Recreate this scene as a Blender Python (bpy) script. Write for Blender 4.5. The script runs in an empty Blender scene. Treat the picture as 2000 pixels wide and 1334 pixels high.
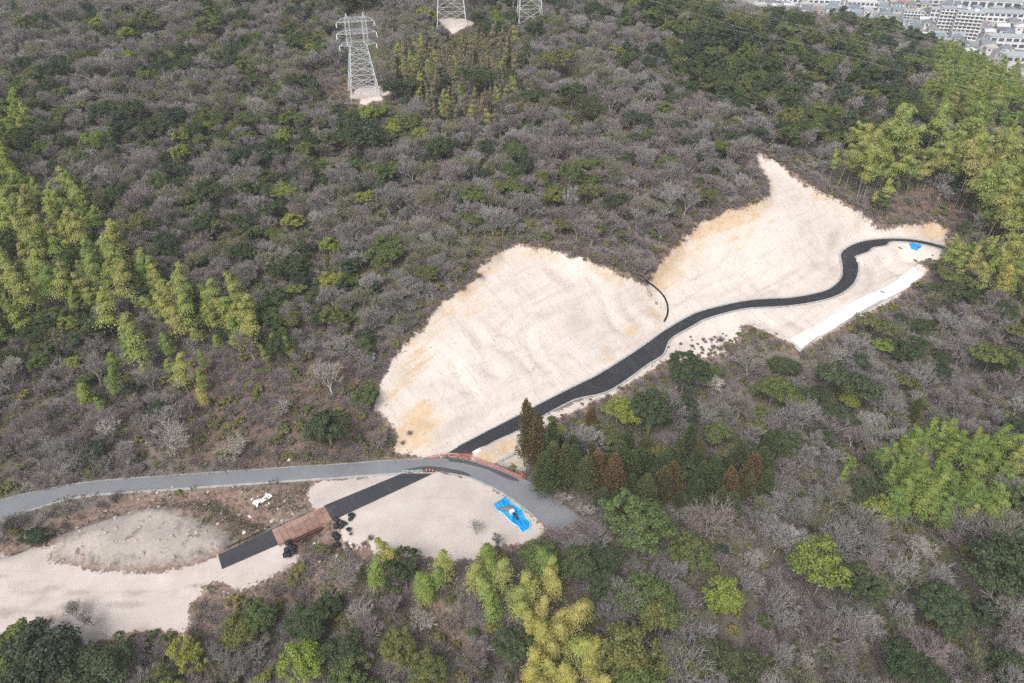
import bpy, math, random
import numpy as np
from mathutils import Vector, Matrix

random.seed(11)
RNG = np.random.default_rng(11)
R = math.radians
SC = bpy.context.scene
COL = SC.collection

# ------------------------------------------------------------------ camera, sky, sun, exposure
CAM_H, PITCH, FOC = 115.0, R(36.0), 1333.0
cam_d = bpy.data.cameras.new('camera'); cam = bpy.data.objects.new('camera', cam_d); COL.objects.link(cam)
cam_d.sensor_width = 36.0; cam_d.lens = 36.0 * FOC / 2000.0
cam_d.clip_start = 1.0; cam_d.clip_end = 20000.0
cam.location = (0, 0, CAM_H); cam.rotation_euler = (math.pi / 2 - PITCH, 0, 0)
SC.camera = cam

SUN_EL, SUN_AZ = R(52), R(205)          # azimuth clockwise from +Y: sun behind the camera, a little to its left
world = bpy.data.worlds.new('World'); SC.world = world; world.use_nodes = True
wn, wl = world.node_tree.nodes, world.node_tree.links
wn.clear()
sky = wn.new('ShaderNodeTexSky'); sky.sky_type = 'NISHITA'; sky.sun_disc = False
sky.sun_elevation = SUN_EL; sky.sun_rotation = SUN_AZ
sky.air_density = 1.0; sky.dust_density = 6.0; sky.ozone_density = 1.0
hs = wn.new('ShaderNodeHueSaturation'); hs.inputs['Saturation'].default_value = 0.48   # cloud cover greys the sky
bg = wn.new('ShaderNodeBackground'); bg.inputs['Strength'].default_value = 0.13
wo = wn.new('ShaderNodeOutputWorld')
wl.new(sky.outputs[0], hs.inputs['Color']); wl.new(hs.outputs[0], bg.inputs[0]); wl.new(bg.outputs[0], wo.inputs[0])

sun_d = bpy.data.lights.new('sun', 'SUN'); sun = bpy.data.objects.new('sun', sun_d); COL.objects.link(sun)
sun_d.energy = 1.5; sun_d.angle = R(32); sun_d.color = (1.0, 0.98, 0.955)
sdir = Vector((math.sin(SUN_AZ) * math.cos(SUN_EL), math.cos(SUN_AZ) * math.cos(SUN_EL), math.sin(SUN_EL)))
sun.rotation_euler = sdir.to_track_quat('Z', 'Y').to_euler()

SC.view_settings.view_transform = 'Standard'; SC.view_settings.look = 'None'
SC.view_settings.gamma = 1.0; SC.view_settings.use_curve_mapping = False
SC.view_settings.exposure = 0.33
SC.render.engine = 'CYCLES'
cy = SC.cycles
cy.max_bounces = 5; cy.diffuse_bounces = 3; cy.glossy_bounces = 2; cy.transmission_bounces = 3; cy.transparent_max_bounces = 4
cy.volume_bounces = 1; cy.use_denoising = False; cy.denoiser = 'OPENIMAGEDENOISE'; cy.denoising_input_passes = 'RGB_ALBEDO_NORMAL'; cy.denoising_prefilter = 'ACCURATE'

# ------------------------------------------------------------------ survey: pixels of the photograph <-> places on the ground
sp_, cp_ = math.sin(PITCH), math.cos(PITCH)
def rays(P):
    P = np.asarray(P, float).reshape(-1, 2)
    a = (P[:, 0] - 1000.0) / FOC; b = (667.0 - P[:, 1]) / FOC
    return np.stack([a, cp_ + b * sp_, -sp_ + b * cp_], 1)
def project(W):
    W = np.asarray(W, float).reshape(-1, 3)
    dz = W[:, 2] - CAM_H
    dep = W[:, 1] * cp_ - dz * sp_
    up = W[:, 1] * sp_ + dz * cp_
    dep = np.where(dep < 1, 1, dep)
    return 1000 + FOC * W[:, 0] / dep, 667 - FOC * up / dep, dep
def plane_hit(px, py, z):
    d = rays([[px, py]])[0]; t = (CAM_H - z) / -d[2]
    return d[0] * t, d[1] * t, z

# ground heights read along the rays (px, py, z)
CTRL = [
 # old road and junction, pad, yard
 (-200,1060,-1),(0,1000,-.5),(175,955,-.3),(350,940,0),(525,929,0),(700,915,0),(880,908,0),(1000,945,0),(1090,1015,-.5),(1160,1060,-1),
 (860,1000,0),(940,1040,0),(760,980,0),(800,1075,-.4),(620,970,0),
 (430,1098,0),(300,1150,-.6),(100,1150,-1),(-100,1160,-1),(200,1220,-1.4),(350,1230,-1.5),(250,1050,.6),(120,1060,-.4),(540,1110,-1.2),
 (600,1150,-2.2),(500,1250,-3),(250,1320,-3),(0,1334,-2.5),(700,1200,-2.4),(700,1334,-4),(1000,1200,-2.5),(1000,1350,-4.5),
 (1200,1100,-2.4),(1300,1300,-4.5),(1500,1150,-4.5),(1700,1300,-4),(2000,1330,-2),(2100,1150,-2),(1800,1100,-4.5),
 # woods below the new road
 (1100,920,-.8),(1200,900,-2),(1300,850,-2.6),(1420,900,-4),(1550,950,-5),(1700,950,-5.5),(1900,950,-4.5),(2050,900,-3),
 (1400,760,-1.5),(1550,780,-3),(1700,750,-3),(1850,720,-2),(2050,700,0),(1380,690,1.4),(1250,790,-.6),(1120,840,0),
 # new road
 (905,880,.2),(980,845,.6),(1060,800,1.2),(1150,755,1.9),(1240,700,2.9),(1310,650,3.9),(1400,608,5),(1500,592,6.1),(1600,580,7),
 (1650,545,7.8),(1660,505,8.6),(1690,480,9.2),(1740,470,9.7),(1840,484,10),(1920,505,10),
 # plateau with the white strip, slope under it
 (1460,625,5.8),(1550,655,6.2),(1680,590,7.2),(1795,520,8.6),(1750,515,8.6),(1600,625,6.6),
 (1560,700,2.6),(1680,640,3.4),(1800,570,5.2),(1900,560,6),(2050,560,5),
 # first cut slope
 (735,790,2),(760,840,1.4),(800,870,.6),(850,840,3),(850,740,7.5),(900,660,11.5),(770,695,6.5),(862,592,13.4),(935,540,17),(1005,480,20),(1080,490,19.2),
 (1150,509,17.5),(1200,522,15.6),(1250,550,11.2),(1295,598,6.6),(1100,610,12),(1000,700,8),(1180,640,7),(1000,580,15),(950,780,4),
 # second cut slope
 (1270,555,9.4),(1330,467,16.6),(1420,412,22.5),(1495,378,26),(1482,304,31.5),(1600,368,24),(1690,413,17.2),(1745,440,13),(1845,448,11.6),
 (1400,540,10.5),(1500,500,14),(1560,440,18.5),(1600,520,11),(1640,450,14.5),(1350,580,7.6),
 # wooded hill
 (1260,480,17.5),(1300,400,24.5),(1400,330,29.5),(1350,250,34.5),(1500,230,35.5),(1600,280,31),(1700,330,24),(1800,380,18),(1900,430,13.5),(2050,460,11),
 (1700,220,33),(1850,280,24.5),(2000,330,18.5),(1200,200,38.5),(1300,100,45.5),(1450,130,43),(1600,130,40.5),(1750,150,36.5),(1900,200,29.5),(2050,240,25),
 (1000,400,25.5),(1000,300,31.5),(1000,200,38),(1000,100,45),(1000,20,51.5),(1150,420,24),(1150,330,30),(850,450,22),(850,300,30.5),(850,150,41),(880,50,48),
 (711,180,39),(700,300,30),(700,420,22.5),(680,550,13.5),(660,680,6),(640,800,2.2),(600,880,.6),
 (560,480,17.5),(550,350,26),(550,200,36.5),(550,60,47),(500,620,9),(450,740,4.4),(380,850,1.6),(300,650,9.5),(250,760,4.8),(180,880,1.2),
 (400,400,23),(380,250,33),(380,100,43.5),(300,520,16),(200,430,22),(150,560,14.5),(100,700,8),(60,820,3.6),(0,900,1.6),
 (0,600,13),(0,450,21.5),(100,320,29),(0,200,37),(150,150,41),(0,50,49),(200,20,51),(700,50,48),(-200,500,20),(-200,800,6),(-200,200,38),(-200,20,52),
 (1340,44,49),(1200,60,48.5),(1500,60,45.5),(1600,76,42.5),(1700,94,39.5),(1800,116,36.5),(1900,156,30.5),(1990,212,24),(2080,262,18),
]
C3 = np.array([plane_hit(*c) for c in CTRL])
C3 = np.vstack([C3, [(-330, 330, 58), (-330, 450, 62), (0, 450, 60), (-160, 450, 62), (120, 440, 42), (-250, 60, 5), (-330, 150, 16), (0, 25, -6), (150, 25, -3), (-120, 25, -4),
                     (380, 120, -2), (380, 220, 10), (380, 330, 14), (230, 60, -2), (260, 430, 20)]])
def tps_fit(P, lam=0.02):
    q = P[:, :2] / 100.0
    d = np.linalg.norm(q[:, None] - q[None], axis=2)
    K = np.where(d > 0, d * d * np.log(np.maximum(d, 1e-9)), 0) + lam * np.eye(len(q)) * 0.02
    A = np.hstack([np.ones((len(q), 1)), q])
    M = np.block([[K, A], [A.T, np.zeros((3, 3))]])
    return np.linalg.solve(M, np.concatenate([P[:, 2], np.zeros(3)])), q
TW, TQ = tps_fit(C3)
def tps(x, y):
    s = x.shape; x = x.ravel() / 100.0; y = y.ravel() / 100.0; out = np.empty(len(x))
    for i in range(0, len(x), 20000):
        a, b = x[i:i+20000, None], y[i:i+20000, None]
        r2 = (a - TQ[:, 0]) ** 2 + (b - TQ[:, 1]) ** 2
        K = np.where(r2 > 0, 0.5 * r2 * np.log(np.maximum(r2, 1e-12)), 0)
        out[i:i+20000] = K @ TW[:-3] + TW[-3] + TW[-2] * a[:, 0] + TW[-1] * b[:, 0]
    return out.reshape(s)

GX0, GX1, GY0, GY1, GS = -320.0, 400.0, 20.0, 500.0, 1.25
gx = np.arange(GX0, GX1 + .1, GS); gy = np.arange(GY0, GY1 + .1, GS)
XX, YY = np.meshgrid(gx, gy)
# height field is smooth: evaluate coarse, then interpolate
def up4(c, nx, ny, k=4):
    ix = np.arange(nx) / k; iy = np.arange(ny) / k
    def cub(A, t, ax):
        n = A.shape[ax]; i = np.clip(np.floor(t).astype(int), 0, n - 2); f = t - i
        g = lambda j: np.take(A, np.clip(j, 0, n - 1), axis=ax)
        sh = [1, 1]; sh[ax] = -1; f = f.reshape(sh)
        p0, p1, p2, p3 = g(i - 1), g(i), g(i + 1), g(i + 2)
        return p1 + 0.5 * f * (p2 - p0 + f * (2 * p0 - 5 * p1 + 4 * p2 - p3 + f * (3 * (p1 - p2) + p3 - p0)))
    return cub(cub(c, iy, 0), ix, 1)
cx = np.arange(GX0, GX1 + 4 * GS + .1, 4 * GS); cyy = np.arange(GY0, GY1 + 4 * GS + .1, 4 * GS)
CX, CYY = np.meshgrid(cx, cyy)
Z = up4(tps(CX, CYY), len(gx), len(gy))
# far side of the ridge falls to the town
RIDGE = np.array([(-500, 470), (-50, 462), (40, 425), (90, 385), (150, 380), (205, 366), (238, 330), (300, 262), (420, 160)], float)
def seg_dist(X, Y, line, closed=False):
    P = np.asarray(line, float); Q = np.roll(P, -1, 0) if closed else P[1:]; P0 = P if closed else P[:-1]
    best = np.full(X.shape, 1e9)
    for (ax, ay), (bx, by) in zip(P0, Q):
        dx, dy = bx - ax, by - ay; L = dx * dx + dy * dy + 1e-9
        t = np.clip(((X - ax) * dx + (Y - ay) * dy) / L, 0, 1)
        best = np.minimum(best, np.hypot(X - ax - t * dx, Y - ay - t * dy))
    return best
def pip(X, Y, poly):
    P = np.asarray(poly, float); ins = np.zeros(X.shape, bool); n = len(P)
    for i in range(n):
        (ax, ay), (bx, by) = P[i], P[(i + 1) % n]
        c = ((ay > Y) != (by > Y)) & (X < (bx - ax) * (Y - ay) / (by - ay + 1e-12) + ax)
        ins ^= c
    return ins
beyond_poly = list(map(tuple, RIDGE)) + [(420, 900), (-500, 900)]
dr = seg_dist(XX, YY, RIDGE) * np.where(pip(XX, YY, beyond_poly), 1, -1)
RD = dr
drop = np.where(dr > 0, np.sqrt(dr ** 2 + 100) - 10, 0) * 0.62
Z = np.maximum(np.minimum(Z, 66) - drop, -25.0)

def bil(F, X, Y):
    u = np.clip((np.asarray(X, float) - GX0) / GS, 0, len(gx) - 1.001); v = np.clip((np.asarray(Y, float) - GY0) / GS, 0, len(gy) - 1.001)
    i = u.astype(int); j = v.astype(int); a = u - i; b = v - j
    return (F[j, i] * (1 - a) + F[j, i + 1] * a) * (1 - b) + (F[j + 1, i] * (1 - a) + F[j + 1, i + 1] * a) * b
Z0 = Z.copy()
def ground_at(P, lift=0.0, F=None):
    """world points where the rays through the photograph's pixels P meet the ground raised by lift"""
    d = rays(P); F = Z0 if F is None else F
    ts = np.arange(60, 620, 1.0)
    W = d[:, None, :] * ts[None, :, None]; W[:, :, 2] += CAM_H
    below = W[:, :, 2] < bil(F, W[:, :, 0], W[:, :, 1]) + lift
    k = np.where(below.any(1), below.argmax(1), len(ts) - 1); k = np.maximum(k, 1)
    lo, hi = ts[k - 1].copy(), ts[k].copy()
    for _ in range(14):
        m = (lo + hi) / 2; w = d * m[:, None]; w[:, 2] += CAM_H
        b = w[:, 2] < bil(F, w[:, 0], w[:, 1]) + lift
        hi = np.where(b, m, hi); lo = np.where(b, lo, m)
    w = d * hi[:, None]; w[:, 2] += CAM_H
    return w
def dens(P, step):
    P = np.asarray(P, float); out = []
    for a, b in zip(P[:-1], P[1:]):
        n = max(1, int(np.linalg.norm(b - a) / step)); out += [a + (b - a) * i / n for i in range(n)]
    return np.array(out + [P[-1]])
def catmull(P, n):
    P = np.asarray(P, float); Q = np.vstack([2 * P[0] - P[1], P, 2 * P[-1] - P[-2]]); out = []
    for i in range(len(P) - 1):
        p0, p1, p2, p3 = Q[i:i + 4]
        for k in range(n):
            t = k / n
            out.append(0.5 * (2 * p1 + (p2 - p0) * t + (2 * p0 - 5 * p1 + 4 * p2 - p3) * t * t + (3 * p1 - p0 - 3 * p2 + p3) * t ** 3))
    return np.array(out + [P[-1]])

# roads as cross sections: far edge (x, y), near edge (x, y)
NEW_ROAD = [(874,882,926,888),(905,866,965,865),(950,842,1007,846),(1017,808,1060,815),(1080,774,1113,787),(1110,758,1140,780),(1140,742,1175,774),
 (1175,724,1210,757),(1230,690,1262,718),(1262,668,1292,700),(1280,656,1301,680),(1295,646,1312,663),(1335,622,1350,641),(1370,606,1378,627),
 (1440,589,1446,606),(1492,584,1497,602),(1545,581,1548,598),(1597,571,1603,590),(1625,561,1640,576),(1643,543,1665,557),(1647,526,1674,535),
 (1645,505,1673,515),(1644,493,1669,507),(1653,480,1692,500),(1671,471,1702,491),(1695,465,1727,486),(1737,464,1741,475),(1790,468,1789,477),(1841,480,1839,488),(1900,500,1896,509)]
OLD_ROAD = [(-150,1030,-150,1085),(0,977,0,1021),(87,956,87,988),(175,942,175,968),(350,928,350,954),(525,916,525,942),(650,908,650,933),(755,901,755,926),(842,895,840,922),
 (895,897,877,925),(947,907,925,935),(1017,933,982,962),(1070,965,1035,1000),(1115,998,1072,1033),(1165,1038,1112,1080)]
BRIDGE_PX = [(531,1035.5),(633,988),(650,1017),(543,1064.5)]
def road_world(sec):
    S = np.asarray(sec, float)
    L = ground_at(S[:, :2]); Rr = ground_at(S[:, 2:])
    L, Rr = catmull(L, 5), catmull(Rr, 5)
    z = (L[:, 2] + Rr[:, 2]) / 2
    for _ in range(6): z[1:-1] = (z[:-2] + 2 * z[1:-1] + z[2:]) / 4
    L[:, 2] = z; Rr[:, 2] = z
    return L, Rr
NL, NR = road_world(NEW_ROAD); OL, OR_ = road_world(OLD_ROAD)
k0 = np.linspace(0, 1, 6)     # new road meets the old one level
NL[:6, 2] = NR[:6, 2] = 0.12 + (NL[6, 2] - 0.12) * k0
BR = np.array([plane_hit(x, y, 0.35) for x, y in BRIDGE_PX])
APE = [plane_hit(x, y, 0.3 if k < 2 else .1) for k, (x, y) in enumerate([(633,988),(650,1017),(846,925.5),(785,925.5)])]
APW = [plane_hit(x, y, 0.3 if k < 2 else 0.0) for k, (x, y) in enumerate([(543,1064.5),(531,1035.5),(426,1085),(434,1112)])]

def flatten(L, Rr, near, far):
    global Z
    C = (L + Rr) / 2; hw = np.linalg.norm((L - Rr)[:, :2], axis=1) / 2
    m = (XX > C[:, 0].min() - 14) & (XX < C[:, 0].max() + 14) & (YY > C[:, 1].min() - 14) & (YY < C[:, 1].max() + 14)
    idx = np.argwhere(m); x = XX[m]; y = YY[m]
    best = np.full(len(x), 1e9); zz = np.zeros(len(x))
    for (a, b, ha, hb) in zip(C[:-1], C[1:], hw[:-1], hw[1:]):
        dx, dy = b[0] - a[0], b[1] - a[1]; Lq = dx * dx + dy * dy + 1e-9
        t = np.clip(((x - a[0]) * dx + (y - a[1]) * dy) / Lq, 0, 1)
        e = np.hypot(x - a[0] - t * dx, y - a[1] - t * dy) - (ha + (hb - ha) * t)
        u = e < best; best = np.where(u, e, best); zz = np.where(u, a[2] + (b[2] - a[2]) * t, zz)
    w = np.clip((best - near) / (far - near), 0, 1); w = 1 - w * w * (3 - 2 * w)
    z = Z[m]; Z[m] = z * (1 - w) + (zz - 0.02) * w
flatten(OL, OR_, 1.6, 6.0); flatten(NL, NR, 1.6, 5.5); flatten(OL, OR_, .4, 2.0)

# cleared ground, outlines read off the photograph
POLY_CUT1 = [(728,792),(738,765),(745,740),(772,690),(820,640),(862,590),(880,583),(905,562),(935,537),(930,525),(948,512),(975,488),(1010,475),(1060,482),(1100,492),(1150,507),(1190,520),(1225,538),(1252,550),(1278,575),(1300,600),
             (1310,636),(1262,672),(1175,728),(1100,768),(1000,822),(876,886),(840,893),(770,885),(775,850),(745,808)]
POLY_CUT2 = [(1262,548),(1280,525),(1296,500),(1330,465),(1370,432),(1420,410),(1480,395),(1503,378),(1500,355),(1488,340),(1476,318),(1478,300),(1490,300),(1530,325),(1560,345),(1600,370),(1650,395),(1690,415),(1725,440),(1790,438),(1830,430),(1852,450),
             (1848,482),(1836,505),(1790,508),(1815,528),(1755,578),(1700,607),(1600,662),(1560,680),(1536,668),(1480,640),(1450,632),(1440,668),(1420,690),(1370,698),(1330,705),(1300,712),(1250,742),(1200,778),(1140,800),(1090,822),(1040,850),(1025,895),(975,908),(940,905),(900,892),
             (960,866),(1060,818),(1140,784),(1290,703),(1305,680),(1300,600)]
POLY_PAD = [(598,968),(612,944),(640,936),(700,935),(760,925),(840,923),(880,925),(930,938),(982,964),(1035,1003),(1066,1036),(1052,1050),(1010,1062),(960,1068),(930,1090),(868,1098),(800,1084),(740,1078),(712,1060),(690,1062),(668,1050),(655,1020),(640,1000),(610,1000)]
POLY_YARD = [(-150,1068),(0,1066),(60,1070),(110,1064),(85,1090),(180,1115),(300,1118),(380,1105),(425,1082),(545,1066),(585,1080),(575,1100),(545,1125),(500,1142),(470,1152),(432,1138),(400,1146),(378,1146),(398,1160),(372,1185),(366,1205),(388,1218),(350,1240),(320,1230),(250,1240),(170,1255),(110,1240),(60,1235),(0,1246),(-150,1260)]
POLY_MOUND = [(85,1092),(100,1062),(140,1034),(190,1008),(260,984),(320,984),(390,1022),(450,1048),(428,1082),(340,1108),(250,1114),(170,1107)]
POLY_PYLON = [[(680,186),(692,176),(704,168),(722,164),(744,166),(762,176),(758,186),(746,190),(748,200),(728,202),(716,210),(700,204),(704,194),(688,196)],[(852,38),(880,32),(915,38),(930,46),(895,60),(885,68),(868,52)]]
POLY_DIRT = [[(380,960),(470,946),(560,944),(600,945),(596,975),(612,1002),(560,1026),(500,1046),(450,1046),(400,1020),(320,985)], [(0,1060),(60,1046),(150,1015),(260,978),(330,966),(300,985),(200,1006),(120,1045),(90,1068),(40,1074)],
             [(560,1110),(600,1075),(660,1050),(700,1066),(740,1084),(720,1140),(600,1200),(420,1260),(300,1260),(390,1220),(400,1160),(480,1155)]]
POLY_BROWN = [[(1690,395),(1760,380),(1830,330),(1900,350),(2000,420),(2050,470),(1960,470),(1860,440),(1800,436),(1730,436)], [(380,700),(450,690),(640,690),(700,700),(735,790),(760,880),(500,912),(330,900),(250,830),(330,760)],
              [(630,110),(680,150),(690,190),(640,180),(600,120)]]
def wpoly(pp, step=12):
    P = dens(np.asarray(pp + [pp[0]], float), step)[:-1]
    return ground_at(P, F=Z0)[:, :2]
def sdf(poly, pad=26.0):
    P = np.asarray(poly); out = np.full(XX.shape, -pad)
    i0, i1 = np.clip([int((P[:, 0].min() - pad - GX0) / GS), int((P[:, 0].max() + pad - GX0) / GS) + 1], 0, len(gx))
    j0, j1 = np.clip([int((P[:, 1].min() - pad - GY0) / GS), int((P[:, 1].max() + pad - GY0) / GS) + 1], 0, len(gy))
    x, y = XX[j0:j1, i0:i1], YY[j0:j1, i0:i1]
    d = seg_dist(x, y, P, True)
    out[j0:j1, i0:i1] = np.maximum(np.where(pip(x, y, P), d, -d), -pad)
    return out
W_CUT1, W_CUT2, W_PAD, W_YARD, W_MOUND = [wpoly(p) for p in (POLY_CUT1, POLY_CUT2, POLY_PAD, POLY_YARD, POLY_MOUND)]
S_CUT1, S_CUT2, S_PAD, S_YARD, S_MOUND = [sdf(p) for p in (W_CUT1, W_CUT2, W_PAD, W_YARD, W_MOUND)]
S_PYL = np.maximum.reduce([sdf(wpoly(p)) for p in POLY_PYLON])
S_DIRT = np.maximum.reduce([sdf(wpoly(p)) for p in POLY_DIRT])
S_BROWN = np.maximum.reduce([sdf(wpoly(p)) for p in POLY_BROWN])
S_BARE = np.maximum.reduce([S_CUT1, S_CUT2, S_PAD, S_YARD, S_PYL])
def strip_poly(L, Rr): return np.vstack([L[:, :2], Rr[::-1, :2]])
S_ROAD = np.maximum(sdf(strip_poly(OL, OR_)), sdf(strip_poly(NL, NR)))

# relief: cut lips, creek bed, gully, roughness
def vnoise(x, y, s, seed):
    r = np.random.default_rng(seed); T = r.random((256, 256))
    u, v = x / s + 1000, y / s + 1000; i = np.floor(u).astype(int); j = np.floor(v).astype(int); a = u - i; b = v - j
    a = a * a * (3 - 2 * a); b = b * b * (3 - 2 * b)
    g = lambda p, q: T[q % 256, p % 256]
    return (g(i, j) * (1 - a) + g(i + 1, j) * a) * (1 - b) + (g(i, j + 1) * (1 - a) + g(i + 1, j + 1) * a) * b - .5
ss = lambda e0, e1, x: (lambda t: t * t * (3 - 2 * t))(np.clip((x - e0) / (e1 - e0), 0, 1))
cut = np.maximum(S_CUT1, S_CUT2)
lip = ss(-0.7, 2.0, cut + 1.8 * vnoise(XX, YY, 3.0, 5)) * ss(1.5, 7, -S_ROAD) * ss(4, 9, Z)
Z -= 2.3 * lip
Z += 4.2 * vnoise(XX + .5 * YY, .55 * YY, 30, 9) * ss(4, 24, -np.maximum.reduce([S_BARE, S_ROAD, S_MOUND, S_DIRT])) * ss(5, -20, RD)
flat_w = ss(1.5, 5.0, -S_ROAD) * ss(-3, 0, -np.maximum(S_PAD, S_YARD))
Z += flat_w * (1.1 * vnoise(XX, YY, 17, 1) + 0.7 * vnoise(XX, YY, 7, 2) + 0.35 * vnoise(XX, YY, 3, 3)) * np.where(cut > 0, 0.55, 1.0)
Z += 0.5 * vnoise(XX * .55 + YY * .8, YY * .55 - XX * .8 , 4.5, 8) * ss(0.5, 4, cut) * flat_w
Z += 1.3 * ss(-1, 11, S_MOUND) * (0.75 + 1.6 * vnoise(XX, YY, 5, 4) + .8 * vnoise(XX, YY, 2.5, 14))
ru, rv_ = XX * .8 + YY * .6, YY * .8 - XX * .6          # along the new road, and up the slope from it
cw = ss(1.0, 4.0, cut) * flat_w
Z -= 1.2 * cw * np.maximum(0, .16 - np.abs(vnoise(ru + 2.5 * vnoise(XX, YY, 9, 41), rv_ * .16, 3.4, 40))) / .16 * ss(-.1, .3, vnoise(XX, YY, 16, 42))
Z += .22 * cw * np.sin(rv_ / 2.6 + 3.0 * vnoise(XX, YY, 22, 43)) * ss(-.2, .3, vnoise(XX, YY, 28, 44))
CREEK = ground_at(catmull([(-120,1092),(0,1068),(60,1046),(120,1022),(200,996),(300,971),(400,964),(450,985),(500,1012),(560,1028),(600,1040),(640,1052),(690,1075),(740,1110),(800,1170),(900,1250)], 6))[:, :2]
dc = seg_dist(XX, YY, CREEK)
creek_w = np.exp(-(dc / 2.1) ** 2) * ss(0.5, 3.0, -S_ROAD) * ss(-4, -1, -(S_PAD + 2))
Z -= 2.8 * creek_w
GULLY = ground_at([(1225,470),(1250,520),(1268,555),(1285,585),(1296,618)])[:, :2]
Z -= 0.9 * np.exp(-(seg_dist(XX, YY, GULLY) / 2.2) ** 2) * ss(1.5, 5.0, -S_ROAD)
flatten(np.array([APE[0], APE[3]]), np.array([APE[1], APE[2]]), 0.8, 3.0)
flatten(np.array([APW[1], APW[2]]), np.array([APW[0], APW[3]]), 0.8, 3.0)
flatten(OL, OR_, .5, 2.2)
def hz(x, y): return bil(Z, x, y)
def hz1(x, y): return float(bil(Z, np.array([x]), np.array([y]))[0])
def at(px, py, lift=0.0): return Vector(ground_at([(px, py)], lift, Z)[0])
# ================================================================== helpers
def new_mesh(name, V, F, mat=None, smooth=False):
    V = np.asarray(V, np.float32); me = bpy.data.meshes.new(name)
    if isinstance(F, np.ndarray):
        k = F.shape[1]; n = len(F)
        me.vertices.add(len(V)); me.vertices.foreach_set('co', V.ravel())
        me.loops.add(n * k); me.loops.foreach_set('vertex_index', F.astype(np.int32).ravel())
        me.polygons.add(n); me.polygons.foreach_set('loop_start', np.arange(0, n * k, k, dtype=np.int32))
        me.update(calc_edges=True)
    else:
        me.from_pydata([tuple(v) for v in V], [], F); me.update()
    if smooth: me.polygons.foreach_set('use_smooth', np.ones(len(me.polygons), bool))
    for m in (mat if isinstance(mat, (list, tuple)) else [mat]):
        if m: me.materials.append(m)
    return me
def add(name, me, parent=None, loc=None):
    o = bpy.data.objects.new(name, me); COL.objects.link(o)
    if parent: o.parent = parent
    if loc is not None: o.location = loc
    return o
def tag(o, label=None, cat=None, group=None, kind=None):
    if label: o['label'] = label
    if cat: o['category'] = cat
    if group: o['group'] = group
    if kind: o['kind'] = kind
    return o
def empty(name, loc, rz=0.0, label=None, cat=None, group=None):
    o = bpy.data.objects.new(name, None); COL.objects.link(o); o.location = loc; o.rotation_euler = (0, 0, rz); o.empty_display_size = .2
    return tag(o, label, cat, group)
class MB:
    def __init__(s): s.v = []; s.f = []
    def box(s, c, d, M=None):
        n = len(s.v); x, y, z = d[0] / 2, d[1] / 2, d[2] / 2
        P = [Vector((c[0] + a * x, c[1] + b * y, c[2] + e * z)) for e in (-1, 1) for a, b in ((-1, -1), (1, -1), (1, 1), (-1, 1))]
        s.v += [M @ p if M else p for p in P]
        s.f += [tuple(n + i for i in q) for q in ((3, 2, 1, 0), (4, 5, 6, 7), (0, 1, 5, 4), (1, 2, 6, 5), (2, 3, 7, 6), (3, 0, 4, 7))]
    def bar(s, a, b, r, r2=None, k=4):
        a, b = Vector(a), Vector(b); d = b - a
        if d.length < 1e-6: return
        r2 = r if r2 is None else r2
        u = d.orthogonal().normalized(); w = d.normalized().cross(u); n = len(s.v)
        for p, q in ((a, r), (b, r2)):
            s.v += [p + (u * math.cos(t) + w * math.sin(t)) * q for t in (2 * math.pi * i / k for i in range(k))]
        s.f += [(n + i, n + (i + 1) % k, n + k + (i + 1) % k, n + k + i) for i in range(k)]
        s.f += [tuple(n + i for i in reversed(range(k))), tuple(n + k + i for i in range(k))]
    def tube(s, P, r, k=6):
        P = [Vector(p) for p in P]; n = len(s.v)
        for i, p in enumerate(P):
            d = (P[min(i + 1, len(P) - 1)] - P[max(i - 1, 0)]).normalized(); u = Vector((0, 0, 1)).cross(d)
            u = u.normalized() if u.length > .01 else Vector((1, 0, 0)); w = d.cross(u)
            rr = r[i] if hasattr(r, '__len__') else r
            s.v += [p + (u * math.cos(t) + w * math.sin(t)) * rr for t in (2 * math.pi * j / k for j in range(k))]
        for i in range(len(P) - 1):
            s.f += [(n + i * k + j, n + i * k + (j + 1) % k, n + (i + 1) * k + (j + 1) % k, n + (i + 1) * k + j) for j in range(k)]
        s.f += [tuple(n + i for i in reversed(range(k))), tuple(n + (len(P) - 1) * k + i for i in range(k))]
    def mesh(s, name, mat, smooth=False): return new_mesh(name, s.v, s.f, mat, smooth)
    def build(s, name, mat, parent=None, smooth=False): return add(name, s.mesh(name, mat, smooth), parent)

# ------------------------------------------------------------------ materials
def nodes(name):
    m = bpy.data.materials.new(name); m.use_nodes = True; nt = m.node_tree; nt.nodes.clear()
    out = nt.nodes.new('ShaderNodeOutputMaterial'); return m, nt, out
def N(nt, kind, ins=None, **props):
    n = nt.nodes.new(kind)
    for k, v in props.items(): setattr(n, k, v)
    for k, v in (ins or {}).items():
        if isinstance(v, bpy.types.NodeSocket): nt.links.new(v, n.inputs[k])
        else: n.inputs[k].default_value = v
    return n
def ramp(nt, fac, stops, interp='LINEAR'):
    n = nt.nodes.new('ShaderNodeValToRGB'); n.color_ramp.interpolation = interp
    e = n.color_ramp.elements
    while len(e) < len(stops): e.new(0.5)
    for q, (p, c) in zip(e, stops): q.position = p; q.color = (*c, 1) if len(c) == 3 else c
    nt.links.new(fac, n.inputs[0]); return n.outputs[0]
def mixc(nt, fac, a, b, mode='MIX'):
    n = nt.nodes.new('ShaderNodeMix'); n.data_type = 'RGBA'; n.blend_type = mode
    for i, v in ((0, fac), (6, a), (7, b)):
        if isinstance(v, bpy.types.NodeSocket): nt.links.new(v, n.inputs[i])
        else: n.inputs[i].default_value = v if i == 0 else ((*v, 1) if len(v) == 3 else v)
    return n.outputs[2]
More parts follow.
